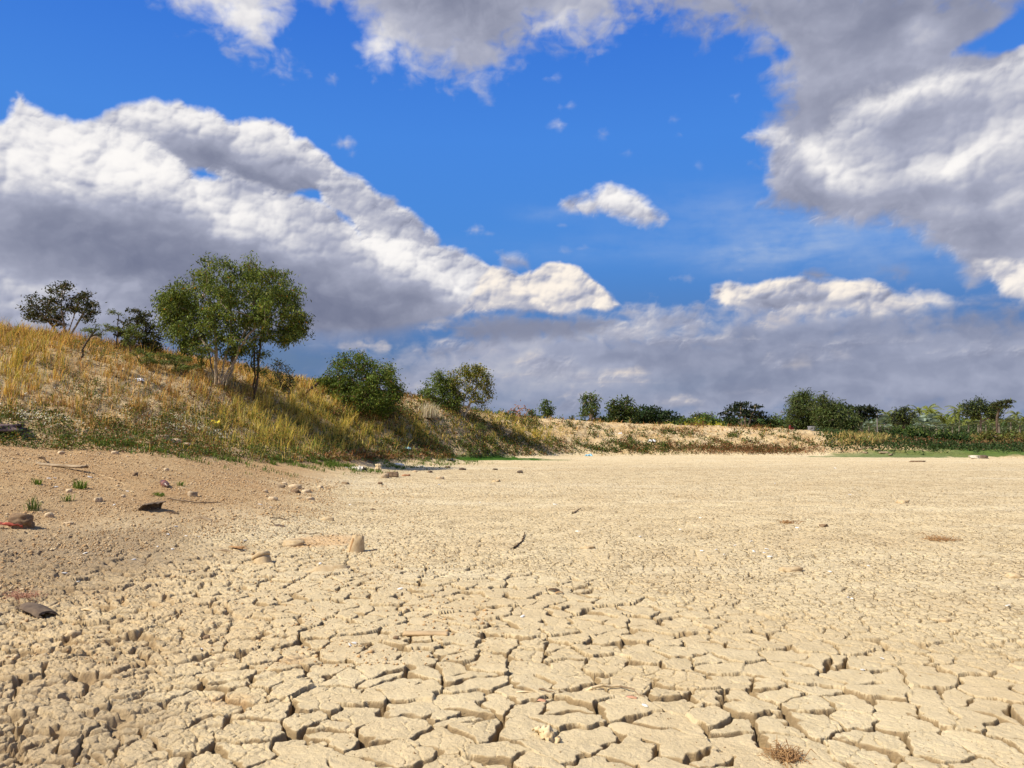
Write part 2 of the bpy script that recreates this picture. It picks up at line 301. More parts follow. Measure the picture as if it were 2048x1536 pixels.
# ------------------------------------------------------------------ places: photograph pixel -> world
def ray(px, py):
    vx = (px-1024)/F_PX; vz = (768-py)/F_PX
    return vx, math.cos(PITCH)-vz*math.sin(PITCH), math.sin(PITCH)+vz*math.cos(PITCH)
def at(px, py, d):
    x, y, z = ray(px, py); k = d/y
    return Vector((x*k, d, CAM_Z+z*k))

# ------------------------------------------------------------------ terrain
CTRL = [tuple(at(*p)) for p in [
    (0,682,22),(100,697,23),(200,718,24),(300,736,25),(430,768,26.5),(600,803,30),(800,829,36),(900,840,40),(1000,850,44),
    (0,880,16),(160,892,16.4),(330,905,17),(470,915,19.5),(600,925,22.3),(700,925,26),(800,920,32),(900,914,38),
    (0,1045,9),(100,935,12.5),(330,970,12.5),(305,1012,10.5),(160,975,11.3),(450,950,15.5),(560,965,17.0),
    (1130,850,50),(1300,854,53),(1500,859,54),(1600,863,53),(1650,869,50),(1700,886,46),(1760,893,46),
    (1820,893,58),(2040,892,58),(1700,876,72),(1900,874,76),(2100,874,76)]]
CTRL += [(-20,14,4.9),(-22,5,4.6),(-11,6,1.6),(-8.2,3,.9),(-7,0,.75),(-12,-2,2.2),(-22,-12,4.8),(-30,15,4.6),(-6.5,6.0,.52),(-5.0,6.8,.22),
         (-26,32,3.2),(-20,40,2.2),(-12,45,1.7),(-7,55,1.3),(0,62,1.25),(-35,60,1.4),(10,66,1.15),(18,66,1.1),(30,90,1.05),(-10,90,1.1),(10,100,1.1),(-60,40,1.6),(-60,0,3),
         (0,0,0),(0,5,0),(-2.5,2,.02),(-2.2,-3,0),(0,-10,0),(3,10,0),(-2.5,10,0),(-2.2,15,0),(-3.2,17.5,0.03),(0,20,0),(-1.8,25,0),(-3.5,25,.06),(0,30,0),(-1.2,35,0),(-2.6,36.3,0),(-.4,41,0),(-3.9,31,.02),(-4.6,29,.12),(2,40,0),(3.2,44.6,.02),(10,45.2,.02),(17.7,44,.02),(22,42,.0),(28,39.5,0),(32,38,0),
         (10,30,0),(10,15,0),(10,5,0),(20,35,0),(20,20,0),(20,0,0),(30,30,0),(35,15,0),(40,0,0),(38,36,.1),(50,30,.6),(60,5,.6),(60,60,.9),(10,-20,.2),(30,-25,.6),(-10,-25,1.2),(0,-40,1),(60,-40,1),(-60,-40,3)]
_c = np.array(CTRL, float)
def _U(r2): return np.where(r2 > 1e-9, r2*np.log(np.maximum(r2, 1e-9)), 0)
_n = len(_c); _A = np.zeros((_n+3, _n+3))
_A[:_n,:_n] = _U((_c[:,None,0]-_c[None,:,0])**2+(_c[:,None,1]-_c[None,:,1])**2)+np.eye(_n)*.4
_A[:_n,_n] = 1; _A[:_n,_n+1:] = _c[:,:2]; _A[_n,:_n] = 1; _A[_n+1:,:_n] = _c[:,:2].T
_w = np.linalg.solve(_A, np.concatenate([_c[:,2], [0,0,0]]))
def H0(x, y):
    """smooth land form"""
    x = np.asarray(x, float); y = np.asarray(y, float)
    h = _w[_n]+_w[_n+1]*x+_w[_n+2]*y
    for i in range(_n): h = h+_w[i]*_U((x-_c[i,0])**2+(y-_c[i,1])**2)
    r = np.hypot(x-2, y-18); t = sstep(70, 110, r)
    h = np.clip(h, -.5, 6)
    h = .05*np.logaddexp(0, (h-.035)/.05)
    return h*(1-t)+1.1*t
def spot(px, py, zoff=0.0):
    """point of the ground seen at a photograph pixel"""
    x, y, z = ray(px, py)
    d = np.concatenate([np.arange(2, 20, .04), np.arange(20, 150, .1)]); g = H0(x/y*d, d); r = CAM_Z+z/y*d
    k = np.argmax(r < g) if (r < g).any() else len(d)-1
    return Vector((x/y*d[k], d[k], g[k]+zoff))

# toe of the vegetated bank, in plan, from the left foreground round to the right
TOE = [(-30,8),(-16,13.5),(-10.6,15.7),(-9.2,16.1),(-7.6,17.1),(-7.2,20.3),(-6.7,23.8),(-6.0,27.6),(-5.0,33),(-3.4,38.5),(-.6,42.8),(3.3,45.3),(10,45.8),(17.7,44.6),(21.5,43),(25.5,40.6),(29,39.4),(34,38),(60,30)]
def toe_dist(x, y):
    d = np.full(np.shape(x), 1e9); sgn = np.ones(np.shape(x))
    for (ax, ay), (bx, by) in zip(TOE[:-1], TOE[1:]):
        ex, ey = bx-ax, by-ay
        t = np.clip(((x-ax)*ex+(y-ay)*ey)/(ex*ex+ey*ey), 0, 1)
        q = np.hypot(x-ax-t*ex, y-ay-t*ey); s = np.sign(ex*(y-ay)-ey*(x-ax))
        m = q < d; d = np.where(m, q, d); sgn = np.where(m, s, sgn)
    return d*sgn            # positive on the bank side

def toe_eff(x, y, h):
    td = toe_dist(x, y)
    return np.where((y > 20) & (x < 5), np.maximum(td, np.minimum((h-np.interp(y, [20, 26, 32, 40], [.60, .46, .30, .15]))*6, 2.0)), td)

def voronoi(x, y, size, seed, jit=.97):
    """distance to cell border (in metres), cell id random numbers, offset from the cell centre"""
    u = x/size; v = y/size
    iu = np.floor(u).astype(np.int64); iv = np.floor(v).astype(np.int64)
    best = np.full(u.shape, 1e9); bx = np.zeros_like(u); by = np.zeros_like(u); bi = np.zeros_like(iu); bj = np.zeros_like(iv)
    for dx in (-1, 0, 1):
        for dy in (-1, 0, 1):
            cx = iu+dx; cy = iv+dy
            qx = cx+.5+(rnd2(cx, cy, seed)-.5)*jit-u; qy = cy+.5+(rnd2(cx, cy, seed+7)-.5)*jit-v
            d = qx*qx+qy*qy; m = d < best
            best = np.where(m, d, best); bx = np.where(m, qx, bx); by = np.where(m, qy, by); bi = np.where(m, cx, bi); bj = np.where(m, cy, bj)
    bd = np.full(u.shape, 1e9)
    for dx in (-2, -1, 0, 1, 2):
        for dy in (-2, -1, 0, 1, 2):
            cx = bi+dx; cy = bj+dy
            if dx == 0 and dy == 0: continue
            qx = cx+.5+(rnd2(cx, cy, seed)-.5)*jit-u; qy = cy+.5+(rnd2(cx, cy, seed+7)-.5)*jit-v
            ex = qx-bx; ey = qy-by; l = np.sqrt(ex*ex+ey*ey)+1e-9
            d = (.5*(qx+bx)*ex+.5*(qy+by)*ey)/l
            bd = np.minimum(bd, d)
    return bd*size, rnd2(bi, bj, seed+21), rnd2(bi, bj, seed+33), rnd2(bi, bj, seed+55), -bx*size, -by*size

def plates(x, y, size, seed, wmin, wmax, depth, step, tilt):
    wx = x+size*.22*perlin(x/size*1.1, y/size*1.1, seed+1)+size*.10*perlin(x/size*3.1, y/size*3.1, seed+2)+size*.018*perlin(x/size*7, y/size*7, seed+5)
    wy = y+size*.22*perlin(x/size*1.1+9, y/size*1.1, seed+3)+size*.10*perlin(x/size*3.1+9, y/size*3.1, seed+4)+size*.018*perlin(x/size*7+4, y/size*7, seed+6)
    bd, r1, r2, r3, ox, oy = voronoi(wx, wy, size, seed)
    wn = np.clip(.5+.75*perlin(x/size*.9+3, y/size*.9, seed+8)+.35*perlin(x/size*2.6, y/size*2.6, seed+9), 0, 1)
    w = wmin+(wmax-wmin)*wn**2.2
    open_ = sstep(.0, .22, wn)
    prof = sstep(.30, 1.0, bd/w)
    g = (1-prof)*open_; wall = sstep(1.25, .75, bd/w)*open_
    rough = .10*perlin(x/size*7, y/size*7, seed+10)
    top = step*(r1-.5)*2+(r2-.5)*tilt*ox+(r3-.5)*tilt*oy
    curl = .5*step*np.exp(-bd/(size*.09))*(r1-.25)
    edge = -.005*np.exp(-bd/(w*.6+.002))
    return (top+curl)*prof-depth*g*(1+rough)*(.55+.6*wn)+edge*open_, wall, bd

def full_height(x, y):
    """land form with mud plates, cracks, clods.  returns z and albedo masks"""
    x = np.asarray(x, float); y = np.asarray(y, float)
    h = H0(x, y); td = toe_eff(x, y, h)
    n1 = fbm(x*.35, y*.35, 4, 5); n2 = fbm(x*1.3, y*1.3, 4, 6)
    sand = sstep(.0, .30, h-.07+.10*n1+.07*n2)
    far = sstep(11, 26, y)
    # rough lumpy ground where mud meets the sandy slope
    lump = np.clip(sstep(-.9, -2.6, x+.35*n1*2+.22*(y-4.3)+.3*n2), 0, 1)*(1-.75*sand)*(1-sstep(6.0, 9.5, y))
    d0 = 8.6-1.05*np.clip(x+1.0, 0, 4)+1.2*n1
    mB = sstep(d0-1.0, d0+1.4, y)
    hA, gA, bA = plates(x, y, .218, 101, .005, .031, .058, .0095, .09)
    hB, gB, bB = plates(x, y, .130, 202, .004, .012, .032, .002, .03)
    hC, gC, bC = plates(x+.1, y, .105, 303, .002, .006, .014, .0008, .015)
    cm = np.clip(.25+1.6*fbm(x*.9+40, y*.9, 3, 9), 0, 1)
    amp = (1-sand)*(1-.45*lump)
    z = h+amp*((1-mB)*hA+mB*hB*(1-.55*far))+(1-sand)*hC*cm*(1-.5*far)
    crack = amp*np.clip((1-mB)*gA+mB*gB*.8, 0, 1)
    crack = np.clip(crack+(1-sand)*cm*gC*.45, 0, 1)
    # isolated deep gaps in the rough ground
    hD, gD, bD = plates(x*.8+5, y*1.15+2, .30, 404, .004, .050, .08, .012, .12)
    hE, gE, bE = plates(x+3, y*1.1, .090, 505, .003, .012, .040, .016, .30)
    z = z+lump*(hD*.65+hE*.38+.022*fbm(x*3.4, y*4.2, 4, 61)+.010*fbm(x*14, y*14, 3, 62)+.006*fbm(x*45, y*45, 2, 63))
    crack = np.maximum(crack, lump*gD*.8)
    # surface texture
    z = z+.010*fbm(x*2.2, y*2.2, 4, 15)*(1-.5*sand)+(.0050*fbm(x*11, y*11, 3, 16)+.0026*fbm(x*38, y*38, 2, 17))*(1-.8*sstep(6.5, 11, y)*(1-sand))
    cl = billow(x*5.5, y*5.5, 4, 18, .6)
    z = z+sand*(.008*cl+.010*fbm(x*14, y*10, 3, 19)+.05*n2*sstep(.3, 1.2, h))
    bank = sstep(-.3, .9, td+.5*n1)
    z = z+bank*(.16*fbm(x*.8, y*.8, 4, 23)+.08*billow(x*2.2, y*2.2, 3, 24)+.16*billow(x*.45+.2*y, y*.25, 4, 25)*sstep(38, 46, y))*(1-sstep(60, 90, y))
    return z, sand, crack, bank, lump, td, h

def np_mesh(name, verts, faces, mat, attrs=None, smooth=False, parent=None, quads=True):
    me = bpy.data.meshes.new(name)
    verts = np.asarray(verts, np.float32); faces = np.asarray(faces, np.int32)
    k = faces.shape[1]
    me.vertices.add(len(verts)); me.vertices.foreach_set('co', verts.ravel())
    me.loops.add(faces.size); me.loops.foreach_set('vertex_index', faces.ravel())
    me.polygons.add(len(faces)); me.polygons.foreach_set('loop_start', np.arange(0, faces.size, k, dtype=np.int32))
    me.update(calc_edges=True)
    if smooth: me.polygons.foreach_set('use_smooth', np.ones(len(faces), bool))
    for an, av in (attrs or {}).items():
        if av.ndim == 1: a = me.attributes.new(an, 'FLOAT', 'POINT'); a.data.foreach_set('value', av.astype(np.float32))
        else:
            if av.shape[1] == 3: av = np.concatenate([av, np.ones((len(av), 1))], 1)
            a = me.attributes.new(an, 'FLOAT_COLOR', 'POINT'); a.data.foreach_set('color', av.astype(np.float32).ravel())
    if isinstance(mat, (list, tuple)):
        for m in mat: me.materials.append(m)
    else: me.materials.append(mat)
    o = bpy.data.objects.new(name, me); COL.objects.link(o)
    if parent: o.parent = parent
    return o

def tag(o, label=None, cat=None, group=None, kind=None):
    if label: o['label'] = label
    if cat: o['category'] = cat
    if group: o['group'] = group
    if kind: o['kind'] = kind
    return o

# ------------------------------------------------------------------ materials
class NT:
    def __init__(s, name):
        s.m = bpy.data.materials.new(name); s.m.use_nodes = True; s.t = s.m.node_tree; s.t.nodes.clear()
        s.out = s.N('ShaderNodeOutputMaterial')
    def N(s, t, **k):
        n = s.t.nodes.new(t)
        for a, b in k.items(): setattr(n, a, b)
        return n
    def L(s, a, b): s.t.links.new(a, b)
    def attr(s, name, out='Color'): return s.N('ShaderNodeAttribute', attribute_name=name).outputs[out]
    def math(s, op, a, b=None, c=None, clamp=False):
        n = s.N('ShaderNodeMath', operation=op); n.use_clamp = clamp
        for i, v in enumerate((a, b, c)):
            if v is None: continue
            if isinstance(v, (int, float)): n.inputs[i].default_value = v
            else: s.L(v, n.inputs[i])
        return n.outputs[0]
    def noise(s, scale, detail=4, rough=.55, vec=None, dist=0.0):
        n = s.N('ShaderNodeTexNoise'); n.inputs['Scale'].default_value = scale; n.inputs['Detail'].default_value = detail
        n.inputs['Roughness'].default_value = rough; n.inputs['Distortion'].default_value = dist
        s.L(vec if vec is not None else s.pos(), n.inputs['Vector']); return n.outputs[0]
    def pos(s):
        if not hasattr(s, '_p'): s._p = s.N('ShaderNodeNewGeometry').outputs['Position']
        return s._p
    def ramp(s, v, a, b, x=0.0, y=1.0):
        n = s.N('ShaderNodeMapRange'); n.clamp = True; s.L(v, n.inputs[0])
        for i, q in enumerate((a, b, x, y)): n.inputs[i+1].default_value = q
        return n.outputs[0]
    def mix(s, f, a, b, mode='MIX'):
        n = s.N('ShaderNodeMix', data_type='RGBA', blend_type=mode)
        if isinstance(f, (int, float)): n.inputs[0].default_value = f
        else: s.L(f, n.inputs[0])
        for k, v in (('A', a), ('B', b)):
            if isinstance(v, (tuple, list)): n.inputs[k].default_value = tuple(v)+(1,)*(4-len(v))
            else: s.L(v, n.inputs[k])
        return n.outputs['Result']
    def bump(s, h, dist, strength=1.0):
        n = s.N('ShaderNodeBump'); n.inputs['Distance'].default_value = dist; n.inputs['Strength'].default_value = strength
        s.L(h, n.inputs['Height']); return n.outputs[0]
    def bsdf(s, col, rough=.9, spec=.2, normal=None, metal=0.0):
        b = s.N('ShaderNodeBsdfPrincipled')
        if isinstance(col, (tuple, list)): b.inputs['Base Color'].default_value = tuple(col)+(1,)*(4-len(col))
        else: s.L(col, b.inputs['Base Color'])
        b.inputs['Roughness'].default_value = rough; b.inputs['Specular IOR Level'].default_value = spec; b.inputs['Metallic'].default_value = metal
        if normal is not None: s.L(normal, b.inputs['Normal'])
        return b
    def done(s, b): s.L(b.outputs[0] if hasattr(b, 'outputs') else b, s.out.inputs[0]); return s.m

def ground_material():
    t = NT('dry_ground')
    z = t.N('ShaderNodeSeparateColor'); t.L(t.attr('zone'), z.inputs[0]); sand, crack, bank = z.outputs
    z2 = t.N('ShaderNodeSeparateColor'); t.L(t.attr('zone2'), z2.inputs[0]); algae, rust, grey = z2.outputs
    nb = t.noise(.9, 4); nm = t.noise(6, 5, .6); nf = t.noise(55, 4, .7); nx = t.noise(190, 3, .7)
    mud = t.mix(t.ramp(nb, .35, .65), (.620,.497,.305), (.675,.565,.362))
    mud = t.mix(t.ramp(nm, .42, .70, 0, .5), mud, (.50,.40,.235))
    mud = t.mix(t.math('MULTIPLY', t.ramp(crack, .10, .8), .85), mud, (.275,.190,.098))  # crack walls and floors: brown soil, darkened further with painted-in crack shade
    bv = t.N('ShaderNodeVectorMath', operation='MULTIPLY'); t.L(t.pos(), bv.inputs[0]); bv.inputs[1].default_value = (.35, 1.3, 1)
    broad = t.noise(.22, 6, .62, bv.outputs[0])
    mud = t.mix(t.ramp(broad, .50, .66, 0, .45), mud, (.50,.385,.225)); mud = t.mix(t.ramp(broad, .46, .34, 0, .5), mud, (.68,.60,.43))
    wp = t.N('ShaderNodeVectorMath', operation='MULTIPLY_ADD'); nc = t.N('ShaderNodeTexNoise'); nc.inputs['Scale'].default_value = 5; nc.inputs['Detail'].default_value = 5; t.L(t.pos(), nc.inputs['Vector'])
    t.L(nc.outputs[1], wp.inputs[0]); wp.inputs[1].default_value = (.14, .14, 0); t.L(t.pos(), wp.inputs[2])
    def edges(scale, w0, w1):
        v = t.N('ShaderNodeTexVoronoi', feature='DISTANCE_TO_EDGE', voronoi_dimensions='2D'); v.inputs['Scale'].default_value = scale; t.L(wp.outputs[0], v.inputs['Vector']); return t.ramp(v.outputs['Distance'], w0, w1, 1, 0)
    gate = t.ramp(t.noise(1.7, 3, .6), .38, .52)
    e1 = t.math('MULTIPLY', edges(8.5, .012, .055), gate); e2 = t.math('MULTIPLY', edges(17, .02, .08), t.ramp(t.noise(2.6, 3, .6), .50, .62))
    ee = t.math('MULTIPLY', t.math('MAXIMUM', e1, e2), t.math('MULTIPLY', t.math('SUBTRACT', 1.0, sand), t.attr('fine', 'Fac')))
    mud = t.mix(t.math('MULTIPLY', ee, .8), mud, (.25,.165,.08))  # fine crack lines: brown soil colour with the cracks' shade painted in
    sandc = t.mix(t.ramp(nb, .35, .65), (.50,.325,.165), (.54,.385,.21))
    sandc = t.mix(t.ramp(nm, .45, .7, 0, .6), sandc, (.39,.245,.115))
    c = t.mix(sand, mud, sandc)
    c = t.mix(t.math('MULTIPLY', grey, .85), c, (.37,.27,.165))
    nk = t.noise(.45, 6, .65)
    bankc = t.mix(t.ramp(nb, .4, .6), (.47,.33,.165), (.57,.45,.27))
    bankc = t.mix(t.ramp(nk, .56, .66, 0, .75), bankc, (.24,.15,.07))
    bankc = t.mix(t.ramp(nm, .52, .68, 0, .6), bankc, (.20,.125,.06))
    bankc = t.mix(t.ramp(nk, .44, .34, 0, .8), bankc, (.66,.53,.36))
    c = t.mix(bank, c, bankc)
    c = t.mix(t.ramp(nf, .55, .78, 0, .42), c, t.mix(.5, c, (.18,.11,.05), 'MULTIPLY'))
    c = t.mix(t.ramp(nx, .60, .78, 0, .35), c, (.22,.15,.08))
    c = t.mix(t.ramp(nx, .30, .22, 0, .30), c, (.72,.64,.50))
    c = t.mix(t.math('MULTIPLY', rust, .38), c, (.55,.27,.09))
    gr = t.mix(t.ramp(t.noise(30, 3), .35, .65), (.030,.085,.010), (.060,.135,.016))
    c = t.mix(algae, c, gr)
    h = t.math('SUBTRACT', t.math('ADD', t.math('MULTIPLY', nf, .9), t.math('MULTIPLY', nx, .5)), t.math('MULTIPLY', ee, .8))
    gs = t.math('MULTIPLY', t.math('MAXIMUM', sand, grey), t.noise(26, 6, .75)); h = t.math('ADD', h, t.math('MULTIPLY', gs, 3.5))
    t.done(t.bsdf(c, .95, .08, t.bump(h, .010, 1.0)))
    return t.m

def leaf_material(name, trans=.3, rough=.55):
    t = NT(name); c = t.attr('col')
    b = t.bsdf(c, rough, .12); tr = t.N('ShaderNodeBsdfTranslucent')
    g = t.mix(1.0, c, (1.25, 1.2, .55), 'MULTIPLY'); t.L(g, tr.inputs[0])
    m = t.N('ShaderNodeMixShader'); m.inputs[0].default_value = trans; t.L(b.outputs[0], m.inputs[1]); t.L(tr.outputs[0], m.inputs[2])
    t.done(m); return t.m
def plain(name, col, col2=None, scale=8, rough=.85, spec=.25, bump=.002, bscale=40, speck=None):
    t = NT(name)
    co = t.N('ShaderNodeTexCoord').outputs['Object']
    c = t.mix(t.ramp(t.noise(scale, 4, .6, co), .38, .64), col, col2 or tuple(v*.65 for v in col))
    if speck: c = t.mix(t.ramp(t.noise(scale*4, 3, .6, co), .55, .68), c, speck)
    t.done(t.bsdf(c, rough, spec, t.bump(t.noise(bscale, 4, .65, co), bump))); return t.m

M_GROUND = ground_material()
M_LEAF = leaf_material('foliage', .28)
M_GRASS = leaf_material('grass_blades', .30, .7)
M_BARKP = plain('pale_bark', (.42,.36,.28), (.22,.17,.12), 6, .9, .1, .004)
M_BARKD = plain('dark_bark', (.12,.09,.065), (.06,.045,.035), 6, .9, .1, .004)
M_BARKG = plain('grey_bark', (.27,.23,.19), (.14,.11,.085), 6, .9, .1, .004)
M_STONE = plain('pale_stone', (.60,.48,.32), (.45,.33,.20), 14, .95, .1, .004)
M_ROCKD = plain('brown_stone', (.26,.18,.11), (.16,.105,.065), 14, .95, .1, .005)
M_WHITE = plain('bleached_shell', (.80,.79,.76), (.62,.60,.55), 30, .6, .3, .001)
M_MUD = plain('dried_mud_skin', (.56,.44,.27), (.44,.32,.18), 18, .9, .1, .003, 60)
M_WOOD = plain('weathered_wood', (.36,.27,.17), (.20,.14,.085), 12, .9, .1, .003)
M_WOODD = plain('dark_rotten_wood', (.13,.085,.05), (.07,.045,.03), 12, .9, .1, .003)

# ------------------------------------------------------------------ ground sheet
def build_ground():
    r = [.25]
    while r[-1] < .9: r.append(r[-1]*1.08)
    while r[-1] < 3.0: r.append(r[-1]+.012)
    while r[-1] < 58:
        q = r[-1]; r.append(q+min(q*q/1044*(.32 if q < 9 else .48), .022 if q < 16 else .10))
    while r[-1] < 6000: r.append(r[-1]*1.09)
    r = np.array(r)
    A = np.radians(np.concatenate([np.linspace(-66, -38.5, 190)[:-1], np.linspace(-38.5, 38.5, 1260), np.linspace(38.5, 66, 190)[1:], np.linspace(66, 294, 130)[1:-1]]))
    R, AA = np.meshgrid(r, A, indexing='ij')
    x = R*np.sin(AA); y = R*np.cos(AA); sh = x.shape
    x = x.ravel(); y = y.ravel()
    z, sand, crack, bank, lump, td, h = full_height(x, y)
    n = fbm(x*.8, y*.8, 4, 88); nl = fbm(x*2.5, y*2.5, 3, 89)
    def patch(px, py, rx, ry, hard=.35):
        c = spot(px, py); return sstep(1+hard, 1-hard, np.hypot((x-c.x)/rx, (y-c.y)/ry)+.45*n+.25*nl)
    algae = np.maximum.reduce([patch(1010, 918, 2.1, 1.6, .10), patch(1085, 920, 1.3, .55, .1), patch(930, 914, 1.2, 1.2, .1), .8*patch(1990, 912, 9, 1.6, .15), .7*patch(1800, 910, 5, 1.2, .2)])
    algae = np.maximum(algae, .9*sstep(0, 2, td)*sstep(22, 26, x)*(y < 64))
    rust = np.maximum.reduce([patch(640, 1082, .42, .5), .5*patch(585, 1320, .08, .1), .5*patch(455,1400,.12,.1), .6*patch(1100, 1235, .0+.01, .01)])
    grey = np.maximum.reduce([.9*patch(60, 1120, 1.5, 1.9, .5), .3*patch(60, 1400, .45, .8, .5), patch(20, 862, 1.2, .9, .3)*1.0, .4*patch(160,1030,1.5,1.6,.6), .45*patch(120, 1500, .5, .5, .5)])
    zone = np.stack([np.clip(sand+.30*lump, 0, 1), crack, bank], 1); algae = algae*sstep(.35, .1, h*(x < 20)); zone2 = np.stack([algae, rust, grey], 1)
    fine = sstep(5.2, 8.5, y-.6*np.clip(-x-1, 0, 3)+.8*n+.5*np.clip(x, 0, 4))*sstep(40, 26, y); fine = np.append(fine, 0)
    nr, na = sh
    i = np.arange(nr-1)[:, None]*na; j = np.arange(na)[None, :]; j2 = (j+1) % na
    F = np.stack([i+j, i+j2, i+na+j2, i+na+j], -1).reshape(-1, 4)[:, ::-1]
    V = np.stack([x, y, z], 1)
    V = np.concatenate([V, [[0, 0, float(z[0])]]]); zone = np.concatenate([zone, [[0,0,0]]]); zone2 = np.concatenate([zone2, [[0,0,0]]])
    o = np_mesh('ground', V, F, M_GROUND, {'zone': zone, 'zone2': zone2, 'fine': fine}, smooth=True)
    bm_f = [(k, len(V)-1, (k+1) % na) for k in range(na)]
    cap = [p for k in range(0, na) for p in (k, (k+1) % na, len(V)-1)]
    me = o.data; n0 = len(me.loops); p0 = len(me.polygons)
    me.loops.add(len(cap)); me.polygons.add(na)
    li = np.empty(len(me.loops), np.int32); me.loops.foreach_get('vertex_index', li); li[n0:] = cap; me.loops.foreach_set('vertex_index', li)
    ls = np.empty(len(me.polygons), np.int32); me.polygons.foreach_get('loop_start', ls); ls[p0:] = n0+3*np.arange(na); me.polygons.foreach_set('loop_start', ls)
    me.update(calc_edges=True); me.validate()
    return tag(o, kind='structure')
import time as _time
_t0 = _time.time()
build_ground()
print('ground', _time.time()-_t0)

# ------------------------------------------------------------------ grass and weeds: many blades in one mesh
def blades(name, P, hgt, wid, col, label=None, lean=.35, wind=(.12, 0)):
    """P (n,3) roots; hgt, wid (n,); col (n,3).  one bent tapering blade each"""
    n = len(P); a = RS.rand(n)*2*np.pi; l = hgt*lean*(.3+RS.rand(n)); b = RS.rand(n)*2*np.pi
    dx = np.cos(b)*l+wind[0]*hgt; dy = np.sin(b)*l+wind[1]*hgt
    wx = np.cos(a)*wid/2; wy = np.sin(a)*wid/2
    V = np.empty((n, 5, 3), np.float32); z0 = P[:, 2]-.03
    V[:, 0] = np.stack([P[:, 0]-wx, P[:, 1]-wy, z0], 1); V[:, 1] = np.stack([P[:, 0]+wx, P[:, 1]+wy, z0], 1)
    mx = P[:, 0]+dx*.35; my = P[:, 1]+dy*.35; mz = P[:, 2]+hgt*.6
    V[:, 2] = np.stack([mx+wx*.8, my+wy*.8, mz], 1); V[:, 3] = np.stack([mx-wx*.8, my-wy*.8, mz], 1)
    V[:, 4] = np.stack([P[:, 0]+dx, P[:, 1]+dy, P[:, 2]+hgt*(1-.25*np.minimum(l/np.maximum(hgt, 1e-3), 1))], 1)
    i = np.arange(n)[:, None]*5
    F = np.concatenate([i+[0, 1, 2], i+[0, 2, 3], i+[3, 2, 4]], 0)
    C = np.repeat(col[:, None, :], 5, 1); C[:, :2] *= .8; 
    o = np_mesh(name, V.reshape(-1, 3), F, M_GRASS, {'col': C.reshape(-1, 3)})
    return tag(o, label, kind='stuff')
def leaf_quads(P, size, ratio, droop=.5, up=None, rs=RS):
    """diamond leaves hanging in random directions -> verts, faces"""
    n = len(P); d = rs.normal(size=(n, 3)); d[:, 2] -= droop*1.6; d /= np.linalg.norm(d, axis=1)[:, None]+1e-9
    s = rs.normal(size=(n, 3)); s -= (s*d).sum(1)[:, None]*d; s /= np.linalg.norm(s, axis=1)[:, None]+1e-9
    L = (size*(.7+.6*rs.rand(n)))[:, None]; 
    nn = np.cross(d, s)
    V = np.stack([P, P+d*L*.5+s*L*ratio*.5+nn*L*.06, P+d*L, P+d*L*.5-s*L*ratio*.5+nn*L*.06], 1)
    F = np.arange(n*4).reshape(n, 4)
    return V.reshape(-1, 3), F
def tint(base, n, var=.25, hue=.12, rs=RS):
    b = np.array(base, float)[None, :]*(1+var*rs.normal(size=(n, 1)))
    b = b*(1+hue*rs.normal(size=(n, 3))*[1, .6, .6]); return np.clip(b, .004, 1)

def scatter(n, x0, x1, y0, y1):
    return x0+(x1-x0)*RS.rand(n), y0+(y1-y0)*RS.rand(n)
def gz(x, y): return full_height(x, y)[0]
def gzb(x, y):
    h = H0(x, y); td = toe_eff(x, y, h); bank = sstep(-.3, .9, td+.5*fbm(x*.35, y*.35, 4, 5))
    return h+bank*(.16*fbm(x*.8, y*.8, 4, 23)+.08*billow(x*2.2, y*2.2, 3, 24)+.16*billow(x*.45+.2*y, y*.25, 4, 25)*sstep(38, 46, y))

